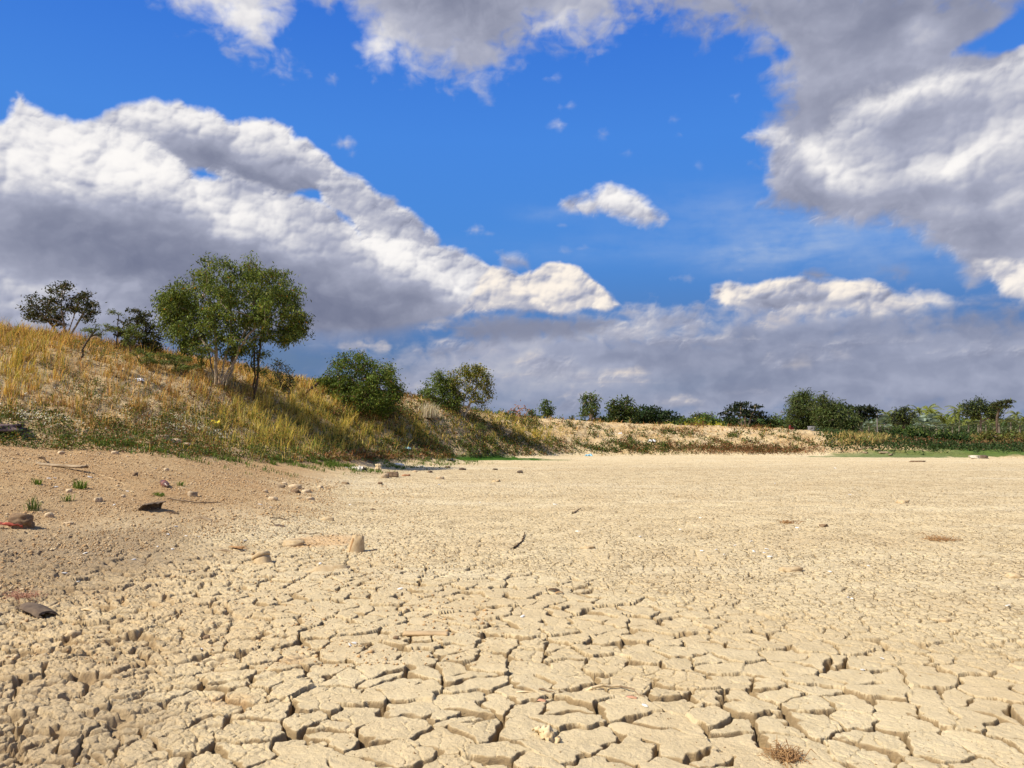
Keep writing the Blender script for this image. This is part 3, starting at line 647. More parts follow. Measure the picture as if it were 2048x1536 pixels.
def in_patches(x, y, plist, nz):
    m = np.zeros_like(x)
    for (px, py, rx, ry, s) in plist:
        c = spot(px, py); m = np.maximum(m, s*sstep(1.35, .75, np.hypot((x-c.x)/rx, (y-c.y)/ry)+.5*nz))
    return m
_t0 = _time.time()
def bank_vegetation():
    # candidate points on the bank, thinned by masks
    N = 2300000
    y = 9+47*RS.rand(N)**1.2; x = -34+52*RS.rand(N)
    nearer = (x > -1.05*y-3) & (x < -4.5+.55*np.clip(y-26, 0, 60)+(y > 44)*30)
    x, y = x[nearer], y[nearer]
    td = toe_eff(x, y, H0(x, y))
    n1 = fbm(x*.5, y*.5, 4, 201); n2 = fbm(x*1.7, y*1.7, 3, 202); n3 = fbm(x*.22, y*.22, 3, 203); n4 = fbm(x*4, y*4, 2, 204)
    k = (td > -.35+.4*n1) & (td < 13)
    x, y, td, n1, n2, n3, n4 = [v[k] for v in (x, y, td, n1, n2, n3, n4)]
    h = H0(x, y); left = sstep(47, 40, y)*sstep(4, 0, x)
    px = 1024+F_PX*x/y; py = HORIZON-(h-CAM_Z)/y*F_PX
    # --- masks by place on the bank
    toe = sstep(3.2, .4, td+.9*n1)*sstep(-.9, .0, td+.6*n1)
    yellow = np.maximum.reduce([np.exp(-((px-570)/110)**2-((py-840)/50)**2), 1.0*np.exp(-((px-690)/90)**2-((py-868)/28)**2),.7*np.exp(-((px-820)/70)**2-((py-868)/22)**2), .5*np.exp(-((px-30)/60)**2-((py-735)/60)**2), .6*np.exp(-((px-950)/70)**2-((py-852)/12)**2), .7*np.exp(-((px-1040)/60)**2-((py-875)/16)**2)])
    dry = sstep(1.2, 3.2, td+n1)*left
    bare = sstep(.05, .35, n1+.6*n2-.10+.35*(1-left)-.5*yellow)
    brown = np.maximum.reduce([np.exp(-((px-730)/85)**2-((py-835)/14)**2), .35*sstep(.1, .4, n3)*left, .7*np.exp(-((px-430)/90)**2-((py-800)/26)**2)*1.0])
    print('bank candidates', len(x)); r = RS.rand(len(x)); tuft = sstep(-.05, .28, fbm(x*2.6, y*2.6, 3, 209))
    def P(m): return np.stack([x[m], y[m], gzb(x[m], y[m])], 1)
    # straw-coloured tall grass
    pd = left*(dry*(.20+.95*sstep(-.05, .3, n2+.3*n4))*(1-.75*bare)*(1-.6*yellow)+.10)*(1-.8*toe)+.16*(1-left)*sstep(.5, 3, td)*sstep(.1, .35, n2-.4*n1)
    crest = left*np.exp(-((td-9)/3.0)**2); pd = pd+.25*crest
    m = r < pd*.50*(.35+1.2*tuft); p = P(m); n = len(p)
    c = tint((.68,.43,.15), n, .22, .06); g = RS.rand(n) < .22; c[g] = tint((.33,.31,.07), g.sum(), .2, .08); b = RS.rand(n) < .22; c[b] = tint((.32,.16,.06), b.sum(), .25, .08)
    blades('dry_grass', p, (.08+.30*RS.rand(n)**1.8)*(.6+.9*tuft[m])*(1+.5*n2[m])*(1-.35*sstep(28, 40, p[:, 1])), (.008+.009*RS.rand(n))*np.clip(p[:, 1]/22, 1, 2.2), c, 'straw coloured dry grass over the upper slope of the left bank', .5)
    # yellow-green grass
    m = RS.rand(len(x)) < np.clip(yellow*1.3*(.45+.8*sstep(-.2, .25, n2)), 0, 1)*.70*(.4+.9*tuft); p = P(m); n = len(p)
    c = tint((.60,.46,.10), n, .2, .07); g = RS.rand(n) < .35; c[g] = tint((.66,.52,.17), g.sum(), .2, .06); g = RS.rand(n) < .2; c[g] = tint((.17,.22,.035), g.sum(), .2, .06)
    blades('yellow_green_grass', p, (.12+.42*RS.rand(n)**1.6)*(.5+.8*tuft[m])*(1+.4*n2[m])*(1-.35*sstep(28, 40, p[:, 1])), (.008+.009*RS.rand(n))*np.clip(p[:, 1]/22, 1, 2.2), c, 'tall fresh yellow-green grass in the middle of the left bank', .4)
    # olive undergrowth of small leaves
    dgn = np.maximum.reduce([np.exp(-((px-250)/190)**2-((py-868)/22)**2), .9*np.exp(-((px-60)/110)**2-((py-842)/22)**2), .7*np.exp(-((px-330)/120)**2-((py-838)/20)**2), .8*np.exp(-((px-560)/120)**2-((py-893)/12)**2), .55*np.exp(-((px-900)/160)**2-((py-888)/12)**2), .9*np.exp(-((px-740)/70)**2-((py-832)/8)**2)])
    low = np.clip(left*(toe*.9+1.7*dgn+.40*sstep(.05, .35, n1)*(1-yellow)), 0, 1)
    fr = (1-left)*np.maximum.reduce([np.exp(-((px-1250)/110)**2-((py-899)/7)**2)*1.2, .45*sstep(.12, .35, n2+.7*n1)*sstep(.2, 1, td)*sstep(6.5, 3.5, td)])
    m = RS.rand(len(x)) < np.clip(low+fr, 0, 1)*(.25+.75*sstep(-.15, .2, n2))*.50; p = P(m)
    rep = 3; p = np.repeat(p, rep, 0); n = len(p); p[:, :2] += RS.normal(size=(n, 2))*.06; p[:, 2] += RS.rand(n)**1.5*(.05+.28*np.repeat(sstep(-.1, .4, n2[m]), rep))*(1+.8*(RS.rand(n) < .08))
    V, F = leaf_quads(p, .055*np.clip(p[:, 1]/22, 1, 2.3), .45, .0)
    c = tint((.075,.105,.025), n, .3, .12); g = RS.rand(n) < .20; c[g] = tint((.14,.18,.035), g.sum(), .2, .08); g = RS.rand(n) < .16; c[g] = tint((.23,.12,.05), g.sum(), .25, .08)
    tag(np_mesh('green_weeds', V, F, M_LEAF, {'col': np.repeat(c, 4, 0)}), 'low dark green weeds along the foot of the bank', kind='stuff')
    # reddish brown dead undergrowth
    fb = (1-left)*(np.exp(-((px-1500)/120)**2-((py-902)/6)**2)*1.0+.3*sstep(.15, .4, n1-.5*n2))
    m = RS.rand(len(x)) < np.clip(brown*left*.8+fb+.08*left, 0, 1)*.30; p = P(m); rep = 3; p = np.repeat(p, rep, 0); n = len(p)
    p[:, :2] += RS.normal(size=(n, 2))*.07; p[:, 2] += RS.rand(n)**1.5*.24
    V, F = leaf_quads(p, .065*np.clip(p[:, 1]/22, 1, 2.3), .28, -.1)
    c = tint((.21,.10,.045), n, .3, .1); g = RS.rand(n) < .25; c[g] = tint((.12,.12,.04), g.sum(), .2, .08)
    tag(np_mesh('brown_undergrowth', V, F, M_LEAF, {'col': np.repeat(c, 4, 0)}), 'reddish brown dead undergrowth in patches on the banks', kind='stuff')
    # big dead brown leaves where the bank meets the mud
    m = (td > -.6) & (td < .8) & (RS.rand(len(x)) < .20*np.clip(np.exp(-((px-760)/75)**2)+.9*np.exp(-((px-1000)/120)**2-((py-905)/6)**2)+.08*sstep(0, .3, n2), 0, 1)) & (px > 560) & (py > 912); p = P(m)
    p = np.repeat(p, 2, 0); n = len(p); p[:, :2] += RS.normal(size=(n, 2))*.1; p[:, 2] += RS.rand(n)*.16
    V, F = leaf_quads(p, np.full(n, .15), .45, -.1)
    c = tint((.25,.13,.055), n, .3, .08); g = RS.rand(n) < .2; c[g] = tint((.38,.25,.12), g.sum(), .2, .08)
    tag(np_mesh('fallen_leaves', V, F, M_LEAF, {'col': np.repeat(c, 4, 0)}), 'large curled brown dead leaves along the foot of the bank', kind='stuff')
    # white flower heads in the weeds
    fl = []
    for (qx, qy, rx, ry, cnt) in [(60, 845, 1.1, .5, 150), (250, 838, 1.0, .3, 40), (400, 868, .8, .35, 110), (345, 866, .4, .2, 40), (90,858,.7,.3,60)]:
        c0 = spot(qx, qy); fx = c0.x+RS.normal(size=cnt)*rx*.6; fy = c0.y+RS.normal(size=cnt)*ry*.8; fl.append(np.stack([fx, fy, gz(fx, fy)+.10+.14*RS.rand(cnt)], 1))
    fl = np.concatenate(fl); fl = np.repeat(fl, 3, 0); fl += RS.normal(size=fl.shape)*.006
    V, F = leaf_quads(fl, np.full(len(fl), .028), .8, -.4)
    tag(np_mesh('white_flowers', V, F, M_LEAF, {'col': np.repeat(tint((.78,.76,.68), len(fl), .08, .02), 4, 0)}), 'tiny white flower heads among the weeds on the left bank', kind='stuff')
    # short creeping green runners spilling over the sand
    N = 9000; pts = []
    for (qx, qy, rx, ry, cnt) in [(760,925,1.2,1.0,500),(690,935,1.0,.9,500),(640,925,1.3,.8,300),(540,915,1.2,.5,400),(880,915,1.4,1.6,500),(400,905,1.4,.5,500),(240,895,1.4,.4,450),(820,912,1.8,1.4,600)]:
        c0 = spot(qx, qy); fx = c0.x+RS.normal(size=cnt)*rx*.6; fy = c0.y+RS.normal(size=cnt)*ry*.6; kk = fbm(fx*3, fy*3, 2, 66) > .02; pts.append(np.stack([fx[kk], fy[kk]], 1))
    q = np.concatenate(pts); q = np.repeat(q, 5, 0)+RS.normal(size=(len(q)*5, 2))*.05
    p = np.concatenate([q, gz(q[:, 0], q[:, 1])[:, None]+.01+.03*RS.rand(len(q), 1)], 1); n = len(p)
    blades('creeping_grass', p, .03+.07*RS.rand(n), .010+.01*RS.rand(n), tint((.12,.18,.035), n, .25, .1), 'short green creeping grass spreading onto the sand', .9)
bank_vegetation()

def far_vegetation():
    # right-hand low ground: flat green band, straw strip, olive growth
    N = 130000; x = 17+55*RS.rand(N); y = 38+42*RS.rand(N); td = toe_dist(x, y); h = H0(x, y)
    px = 1024+F_PX*x/y; py = HORIZON-(h-CAM_Z)/y*F_PX; n1 = fbm(x*.3, y*.3, 4, 301); n2 = fbm(x*1.2, y*1.2, 3, 302)
    ok = (td > .1) & (px > 1610) & (px < 2250)
    g = ok & (RS.rand(N) < sstep(912, 900, py+4*n1)*(.75+.6*n2)*sstep(1625, 1670, px))
    z = gz(x[g], y[g]); p = np.repeat(np.stack([x[g], y[g], z], 1), 3, 0); n = len(p); p += RS.normal(size=p.shape)*[.12, .12, 0]; p[:, 2] += RS.rand(n)*.28
    V, F = leaf_quads(p, np.full(n, .15), .5, -.1); c = tint((.045,.072,.022), n, .3, .1); q = RS.rand(n) < .08; c[q] = tint((.15,.10,.05), q.sum(), .2, .1)
    tag(np_mesh('water_weed', V, F, M_LEAF, {'col': np.repeat(c, 4, 0)}), 'dark green flat weed covering the wet margin at the right', kind='stuff')
    d = ok & (py < 895) & (py > 876) & (RS.rand(N) < .40*np.exp(-((px-1710)/45)**2-((py-886)/7)**2)+.15*np.exp(-((px-2010)/80)**2-((py-884)/9)**2))
    p = np.repeat(np.stack([x[d], y[d], gz(x[d], y[d])], 1), 9, 0); n = len(p); p[:, :2] += RS.normal(size=(n, 2))*.3
    c = tint((.46,.35,.13), n, .2, .06); q = RS.rand(n) < .3; c[q] = tint((.25,.25,.07), q.sum(), .2, .08)
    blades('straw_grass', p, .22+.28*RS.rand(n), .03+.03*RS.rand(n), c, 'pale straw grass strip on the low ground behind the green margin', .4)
    b = ok & (RS.rand(N) < .12*np.exp(-((px-1800)/140)**2-((py-893)/4)**2)+.35*np.exp(-((px-2000)/90)**2-((py-890)/6)**2))
    p = np.repeat(np.stack([x[b], y[b], gz(x[b], y[b])], 1), 4, 0); n = len(p); p += RS.normal(size=p.shape)*[.2, .2, 0]; p[:, 2] += RS.rand(n)*.4
    V, F = leaf_quads(p, np.full(n, .16), .4, -.1)
    tag(np_mesh('brown_reeds', V, F, M_LEAF, {'col': np.repeat(tint((.17,.09,.04), n, .3, .1), 4, 0)}), 'rust brown reeds behind the green margin', kind='stuff')
    N = 26000; a = RS.uniform(.44, .74, N); d = RS.uniform(122, 150, N); z = 1.0+(1.1+.9*fbm(a*60, d*.1, 3, 320))*RS.rand(N)**.8
    V, F = leaf_quads(np.stack([d*a, d, z], 1), np.full(N, .42), .4, -.1); c = tint((.060,.085,.032), N, .35, .1); q = RS.rand(N) < .15; c[q] = tint((.16,.18,.10), q.sum(), .2, .08)
    tag(np_mesh('plantation_undergrowth', V, F, M_LEAF, {'col': np.repeat(c, 4, 0)}), 'dense green undergrowth filling the gaps between the palms', kind='stuff')
    # distant tree line as one mass, beyond every tree that can be told apart
    N = 26000; a = RS.uniform(-.42, .75, N); d = RS.uniform(190, 250, N); x = d*a; y = d
    top = 3.6+2.4*fbm(x*.05, y*.0+3, 4, 311)+1.2*fbm(x*.2, y*.1, 3, 312); top = np.clip(top*(.6+.4*sstep(-.05, .2, a)), .8, 8)
    z = 1.1+top*RS.rand(N)**.7
    V, F = leaf_quads(np.stack([x, y, z], 1), np.full(N, 1.1), .6, .1)
    tag(np_mesh('distant_tree_line', V, F, M_LEAF, {'col': np.repeat(tint((.055,.085,.03), N, .3, .1), 4, 0)}), 'low dark line of far-off trees along the horizon', kind='stuff')
far_vegetation()
print('veg', _time.time()-_t0)

# ------------------------------------------------------------------ trees
def tube_mesh(segs, sides=6):
    """segs: list of (p0, r0, p1, r1) -> verts, faces"""
    V = []; F = []
    for p0, r0, p1, r1 in segs:
        p0 = np.array(p0, float); p1 = np.array(p1, float); d = p1-p0; l = np.linalg.norm(d)
        if l < 1e-6: continue
        d /= l; u = np.cross(d, [0, 0, 1.0] if abs(d[2]) < .9 else [1.0, 0, 0]); u /= np.linalg.norm(u); v = np.cross(d, u)
        b = len(V)
        for p, r in ((p0, r0), (p1+d*r1*.3, r1)):
            for k in range(sides):
                a = 2*math.pi*k/sides; V.append(p+r*(math.cos(a)*u+math.sin(a)*v))
        for k in range(sides): F.append((b+k, b+(k+1) % sides, b+sides+(k+1) % sides, b+sides+k))
    return np.array(V), np.array(F)

class Skeleton:
    def __init__(s): s.p = []; s.par = []
    def add(s, p, par): s.p.append(np.array(p, float)); s.par.append(par); return len(s.p)-1
    def stem(s, pts, par=-1, step=.25, rs=None, wob=.03):
        last = par
        if par < 0: last = s.add(pts[0], -1); prev = np.array(pts[0], float); pts = pts[1:]
        else: prev = s.p[par]
        for q in pts:
            q = np.array(q, float); n = max(1, int(np.linalg.norm(q-prev)/step))
            for k in range(1, n+1):
                w = (rs.normal(size=3)*wob if k < n else 0); last = s.add(prev+(q-prev)*k/n+w, last)
            prev = q
        return last
    def grow(s, targets, rs, step, first):
        """join every target to the nearest, lower part of the skeleton"""
        tips = []
        base = s.p[0]
        for t in sorted(targets, key=lambda q: np.linalg.norm(q-base)):
            P = np.array(s.p[first:]); d = np.linalg.norm(P-t, axis=1)+.9*np.maximum(P[:, 2]-t[2]+.15*np.linalg.norm(P[:, :2]-t[:2], axis=1), 0)
            k = int(np.argmin(d))+first; a = s.p[k]; L = np.linalg.norm(t-a); n = max(2, int(L/step)); last = k
            for i in range(1, n+1):
                f = i/n; q = a+(t-a)*f; q = q+np.array([0, 0, .12*L*math.sin(math.pi*f)])*(1 if i < n else 0)+(rs.normal(size=3)*L*.03 if i < n else 0)
                last = s.add(q, last)
            tips.append(last)
        return tips
    def radii(s, rt, r0, ex=2.4):
        n = len(s.p); a = np.zeros(n); ch = np.zeros(n, int)
        for i in range(n):
            if s.par[i] >= 0: ch[s.par[i]] += 1
        for i in range(n-1, -1, -1):
            if ch[i] == 0: a[i] = rt**ex
            if s.par[i] >= 0: a[s.par[i]] += a[i]
        return rt+(r0-rt)*(a/a[0])**.62
    def mesh(s, r, sides=6):
        return tube_mesh([(s.p[s.par[i]], r[s.par[i]] if s.par[s.par[i]] >= 0 or True else r[i], s.p[i], r[i]) for i in range(len(s.p)) if s.par[i] >= 0], sides)

def make_tree(name, label, cat, d, base, lobes, stems=None, r0=.06, leaf=.09, ratio=.35, droop=.5, col=(.07,.10,.03), mix=(), density=1.0, clus=.20, dens_c=1.0,
              bark=None, group=None, flat=1.0, depth=1.0, step=.3, spread=1.0, seed=None, shell=.55, minr=.006, fork=.35, onground=True):
    """crown lobes are (x, y, rx, ry) in photograph pixels at distance d; stems are pixel polylines from the base"""
    rs = np.random.RandomState(seed if seed is not None else (abs(hash(label)) % 9999 if False else sum(map(ord, label)) % 9999))
    b = at(base[0], base[1], d); zg = float(H0(b.x, b.y)); 
    root = bpy.data.objects.new(name, None); COL.objects.link(root); root.location = (b.x, b.y, min(b.z, zg) if onground else b.z); tag(root, label, cat, group)
    o3 = np.array(root.location)
    k = d/F_PX; C = []; 
    allx = [l[0] for l in lobes]; xm = (min(allx)+max(allx))/2; half = max(1, (max(allx)-min(allx))/2)
    for (lx, ly, rx, ry) in lobes:
        c = np.array(at(lx, ly, d)); R = np.array([rx*k, (rx+ry)/2*k*depth, ry*k])
        # centres of the crown sit round an axis: middle lobes reach nearer and farther
        w = math.sqrt(max(0, 1-((lx-xm)/(half*1.05))**2))*half*k*.55*depth
        n = max(2, int(dens_c*4.6*(rx*ry*k*k)/clus**2+rs.rand()))
        for _ in range(n):
            q = rs.normal(size=3); q /= np.linalg.norm(q); q *= rs.rand()**(1/3)*(1-shell)+shell
            p = c+q*R*.92; p[1] += rs.uniform(-w, w); C.append(p)
    C = np.array(C)
    sk = Skeleton()
    if stems is None: stems = [[(base[0], base[1], 0), (base[0], (base[1]*.6+.4*lobes[0][1]), 0)]]
    first = None; heads = []
    for si, st in enumerate(stems):
        pts = []
        for j, q in enumerate(st):
            w = np.array(at(q[0], q[1], d)); w[1] += (q[2] if len(q) > 2 else 0)
            if j == 0 and len(q) < 4: w[2] = o3[2]-.08
            pts.append(w)
        if si == 0:
            sk.stem(pts, -1, step, rs, .02)
        else:
            P = np.array(sk.p); kx = int(np.argmin(np.linalg.norm(P-pts[0], axis=1)))
            sk.stem(pts[1:] if len(pts) > 1 else pts, kx, step, rs, .02)
    lo = int(len(sk.p)*fork) if len(stems) == 1 else max(1, int(len(sk.p)*.12))
    sk.grow(list(C), rs, step, lo)
    r = sk.radii(minr, r0)
    V, F = sk.mesh(r, 7 if r0 > .05 else 5)
    tr = np_mesh('trunk', V-o3, F, bark or M_BARKP, smooth=True, parent=root)
    # leaves round each cluster centre
    nl = max(3, int(density*7.5*clus**2/(leaf*leaf*ratio)))
    P = np.repeat(C, nl, 0); n = len(P)
    g = rs.normal(size=(n, 3))*clus*spread*np.array([.62, .62, .50*flat]); P = P+g
    hi = np.repeat(rs.rand(len(C)), nl)
    V, F = leaf_quads(P-o3, np.full(n, leaf), ratio, droop, rs=rs)
    c = tint(col, n, .22, .10, rs); c *= (.66+.68*hi)[:, None]
    for mc, fr in mix:
        m = rs.rand(n) < fr; c[m] = tint(mc, m.sum(), .2, .08, rs)
    np_mesh('crown', V, F, M_LEAF, {'col': np.repeat(np.clip(c, .004, 1), 4, 0)}, parent=root)
    return root
_t0 = _time.time()
OL = (.140,.180,.040)
make_tree('broadleaf_tree', 'large spreading olive green tree with pale stems on the left bank', 'tree', 26.4, (440,768),
    [(452,541,30,20),(505,546,30,20),(545,552,24,18),(415,562,30,20),(360,585,40,24),(470,582,50,30),(540,592,40,30),(585,598,22,24),(328,604,20,24),(390,622,50,32),(470,632,55,32),(550,630,45,32),(598,640,22,26),(345,655,25,26),(400,668,42,28),(470,680,40,26),(560,668,35,16),(590,662,20,18),(370,692,25,13),(428,704,30,11),(345,625,26,20)],
    stems=[[(436,770),(432,735),(424,708),(420,680),(410,650),(395,615)], [(432,735,0),(450,705,.1),(458,680,.2),(462,640,0),(463,600,0),(460,570,0)], [(440,768,0),(462,745,-.1),(474,725,-.2),(483,700,-.3),(488,676,-.2),(498,640,0),(508,605,0),(512,580,0)], [(483,700,-.3),(505,672,-.4),(530,645,-.3),(560,620,0)], [(424,708,0),(398,668,.5),(370,640,.6),(345,615,.4)], [(440,768,0),(449,750,.5),(448,715,.8),(455,690,1.0)], [(461,640,0),(440,615,-.6),(425,600,-.8)]],
    r0=.105, leaf=.115, ratio=.32, droop=.75, col=OL, mix=[((.20,.24,.055),.2),((.50,.26,.03),.012),((.06,.085,.025),.12)], density=1.45, clus=.23, dens_c=.62, bark=M_BARKP, step=.3, depth=.9, shell=.45)
make_tree('broadleaf_tree', 'slim tree with a single dark curved stem just right of the large olive green tree', 'tree', 27.0, (509,774),
    [(512,700,12,8),(522,738,9,7),(507,728,9,9),(545,652,30,16),(520,665,14,12),(575,655,18,14),(528,705,7,7)],
    stems=[[(509,774),(516,745,0),(515,715,0),(514,690,0)], [(514,690,0),(508,665,0),(507,650,0)], [(514,690,0),(522,678,0),(530,662,0)]], r0=.055, leaf=.105, ratio=.30, droop=.8, col=OL, mix=[((.14,.16,.04),.15)], density=.8, clus=.2, dens_c=.5, bark=M_BARKD)
DK = (.065,.072,.030)
make_tree('thin_crowned_tree', 'dark thin-crowned tree with pale forked stems at the far left of the bank top', 'tree', 26.5, (130,680),
    [(82,622,34,14),(70,636,24,9),(100,604,26,14),(118,580,18,10),(140,573,18,8),(150,598,26,10),(168,588,16,8),(175,612,22,10),(188,630,14,8),(150,622,22,9),(110,630,26,9),(96,645,22,7),(130,610,20,10),(178,642,12,6)],
    stems=[[(131,682),(140,655),(148,632),(150,605)], [(140,655,0),(156,632,.2),(168,612,.2)], [(131,682,0),(122,660,.3),(112,640,.3),(100,620,.2)], [(124,668,0),(96,650,.3),(80,635,.3)], [(122,660,0),(124,630,0),(122,600,0)]],
    r0=.075, leaf=.10, ratio=.40, droop=.15, col=DK, mix=[((.10,.075,.03),.15)], density=.8, clus=.17, dens_c=.75, flat=.55, bark=M_BARKP, shell=.3)
make_tree('thin_crowned_tree', 'dark bushy tree rising behind the bank between the far left tree and the large tree', 'tree', 27.5, (283,735),
    [(276,630,16,12),(270,648,24,12),(298,650,14,10),(262,668,26,12),(300,672,24,14),(285,690,34,13),(310,700,18,10),(250,690,16,10),(270,708,34,10),(240,660,8,6)],
    r0=.07, leaf=.10, ratio=.45, droop=.2, col=DK, mix=[((.10,.10,.03),.2)], density=.9, clus=.17, dens_c=.85, flat=.6, bark=M_BARKD, shell=.3)
LG = (.17,.21,.06)
def feathery(label, d, base, lobes, stems, **k):
    if base[0] < 900: d = min(spot(base[0], base[1]).y, 29.0)
    return make_tree('feathery_sapling', label, 'sapling', d, base, lobes, stems=stems, r0=k.pop('r0', .022), leaf=.075, ratio=.22, droop=.0, col=k.pop('col', LG), mix=[((.10,.13,.035),.3)], density=k.pop('density', .55), clus=.11, dens_c=.8, flat=.35, bark=M_BARKD, minr=.005, step=.15, **k)
feathery('thin upright sapling with a small flat tuft left of the dark bushy tree', 23.5, (236,702), [(225,624,10,4),(240,628,8,3),(222,655,8,5),(232,660,10,5)], [[(236,702),(236,665,0),(237,630,0)]])
feathery('leaning feathery sapling standing alone on the slope below the far left tree', 20.5, (158,724), [(188,658,14,4),(206,650,14,4),(176,664,12,4),(196,668,12,4),(212,662,8,4),(168,660,8,3)], [[(158,724),(170,690,0),(182,672,0),(192,660,0)]], r0=.028)
feathery('light green feathery sapling in front of the dark bushy tree', 22.5, (262,722), [(255,660,12,5),(268,668,12,6),(250,675,12,5),(272,655,8,5),(262,685,12,6)], [[(262,722),(260,690,0),(262,665,0)]])
feathery('bright green feathery sapling on the crest just left of the large tree trunk', 24.5, (352,745), [(330,712,14,6),(350,716,14,6),(372,722,14,6),(340,728,18,6),(388,734,14,6),(365,738,18,6),(352,726,10,5)], [[(352,745),(350,728,0),(348,716,0)]], density=.7)
feathery('small fresh green sapling under the left side of the large tree crown', 25, (403,748), [(402,702,5,5),(402,715,5,6),(404,728,7,5)], [[(403,748),(403,715,0)]], col=(.16,.27,.05))
feathery('low feathery shrub spreading on the crest below the dark bushy tree', 23.2, (292,738), [(280,708,16,5),(300,714,16,6),(318,722,14,5),(290,722,18,5),(275,700,8,4)], [[(292,738),(292,712,0)]], density=.7)
make_tree('sparse_shrub', 'sparse dark shrub standing against the sky right of the large tree', 'shrub', 30, (560,790),
    [(562,722,8,7),(552,735,14,8),(572,738,10,8),(545,750,16,8),(570,755,16,9),(582,765,8,8),(555,768,20,9),(535,772,10,6),(575,775,10,7)], r0=.035, leaf=.085, ratio=.4, droop=.2, col=(.055,.065,.03), density=.45, clus=.15, dens_c=.7, bark=M_BARKD, fork=.1)
make_tree('dense_bush', 'big rounded dark green bush on the crest right of the leaning dead branch', 'bush', 34.2, (722,835),
    [(700,732,26,16),(722,724,24,13),(690,722,12,9),(752,742,28,18),(780,750,16,14),(676,758,26,18),(718,768,45,26),(765,772,32,26),(785,795,16,22),(740,803,42,20),(690,796,32,20),(658,772,20,12),(644,764,12,7),(795,775,8,10),(655,795,22,16),(775,812,24,14),(715,815,40,12)],
    r0=.12, leaf=.11, ratio=.42, droop=.4, col=(.088,.128,.024), mix=[((.17,.22,.04),.3),((.20,.12,.04),.05)], density=1.15, clus=.26, dens_c=.75, bark=M_BARKD, fork=.15)
make_tree('broadleaf_tree', 'low leafy dark green tree, left one of the pair beyond the plume grass', 'tree', 42, (878,838),
    [(882,758,18,13),(868,775,20,13),(895,772,20,16),(852,790,16,12),(880,795,28,16),(905,795,14,18),(845,806,12,9),(870,812,30,12),(900,815,18,12),(838,800,7,8)],
    r0=.10, leaf=.12, ratio=.42, droop=.4, col=(.10,.14,.032), mix=[((.18,.22,.05),.25)], density=1.0, clus=.26, dens_c=.7, bark=M_BARKD, fork=.15)
make_tree('broadleaf_tree', 'taller yellow-green tree with a bare trunk foot, right one of the pair on the crest', 'tree', 42, (925,838),
    [(946,742,26,11),(920,752,22,14),(965,752,18,14),(972,772,12,16),(945,768,22,14),(915,775,18,14),(978,790,7,8),(940,790,18,10),(962,803,14,9),(905,768,14,12),(918,800,12,10),(950,745,20,10)],
    stems=[[(925,838),(927,812),(930,792),(938,772),(945,752)], [(928,800,0),(950,780,0),(966,765,0)], [(930,792,0),(915,775,0)]],
    r0=.10, leaf=.12, ratio=.42, droop=.4, col=(.17,.18,.032), mix=[((.30,.26,.045),.3),((.06,.08,.02),.2)], density=.85, clus=.25, dens_c=.65, bark=M_BARKP)
def far(name, label, cat, d, base, lobes, **k):
    kk = dict(r0=.12, leaf=.22, ratio=.5, droop=.3, col=(.065,.10,.028), mix=[((.13,.17,.04),.22)], density=1.25, clus=.42, dens_c=.9, bark=M_BARKG, minr=.012, step=.6, fork=.3)
    kk.update(k); lobes = [(a_, b_, rx*1.2, ry*1.18) for a_, b_, rx, ry in lobes]; return make_tree(name, label, cat, d, base, lobes, **kk)
far('round_bush', 'round green bush behind the end of the left bank, left of the reddish bare tree', 'bush', 62, (1012,852), [(998,840,12,8),(1015,836,14,8),(1030,841,10,8),(1008,846,18,6)])
far('bare_tree', 'small leafless reddish grey tree beyond the end of the left bank', 'tree', 61, (1041,852), [(1041,815,12,8),(1030,822,8,6),(1050,822,8,7),(1040,830,12,6)], density=.05, col=(.30,.16,.12), mix=(), r0=.09, dens_c=1.4, minr=.022, bark=plain('reddish_twigs', (.34,.22,.18), (.22,.14,.11)))
far('small_tree', 'tiny thin tree between the reddish bare tree and the narrow tree', 'tree', 66, (1063,852), [(1060,826,4,5),(1066,830,3,4),(1062,834,4,4)], clus=.25, leaf=.18)
far('round_bush', 'low bush below the tiny thin tree on the horizon', 'bush', 70, (1066,854), [(1052,843,9,7),(1068,844,10,7),(1080,842,10,8)])
far('narrow_tree', 'narrow upright tree, smaller and left of the two slender horizon trees', 'tree', 62, (1094,852), [(1094,808,5,5),(1090,815,7,5),(1098,816,6,6),(1093,823,8,5),(1098,828,4,4)], stems=[[(1094,852),(1094,832,0),(1094,812,0)]], clus=.28, leaf=.18, r0=.10)
far('round_bush', 'small bush just right of the narrow upright tree on the horizon', 'bush', 75, (1113,854), [(1106,846,7,5),(1118,844,8,6),(1128,848,6,4)])
far('conifer', 'tiny pointed tree far off between the narrow tree and the tall slender tree', 'tree', 90, (1144,854), [(1144,836,1.5,3),(1144,841,2.4,3),(1144,846,3,4)], clus=.3, leaf=.25, col=(.07,.10,.08))
far('slender_tree', 'tall slender tree with drooping loose foliage, alone on the horizon right of centre', 'tree', 62, (1182,853), [(1180,788,9,6),(1174,798,9,7),(1187,798,8,7),(1178,810,13,8),(1190,815,7,9),(1168,820,7,9),(1180,825,12,6),(1166,832,4,7),(1192,830,5,7)],
    stems=[[(1182,853),(1182,825,0),(1181,790,0)]], clus=.30, leaf=.19, droop=.9, density=.75, dens_c=.75, r0=.12, bark=M_BARKP, col=(.065,.095,.03))
far('broadleaf_tree', 'bushy dark tree in front of the left end of the wide flat-topped tree', 'tree', 60, (1244,856), [(1227,808,8,6),(1250,806,11,6),(1232,818,10,8),(1254,816,13,8),(1242,830,20,9),(1228,838,10,9),(1246,846,20,9),(1262,832,8,12)], clus=.35, leaf=.2, col=(.045,.065,.02))
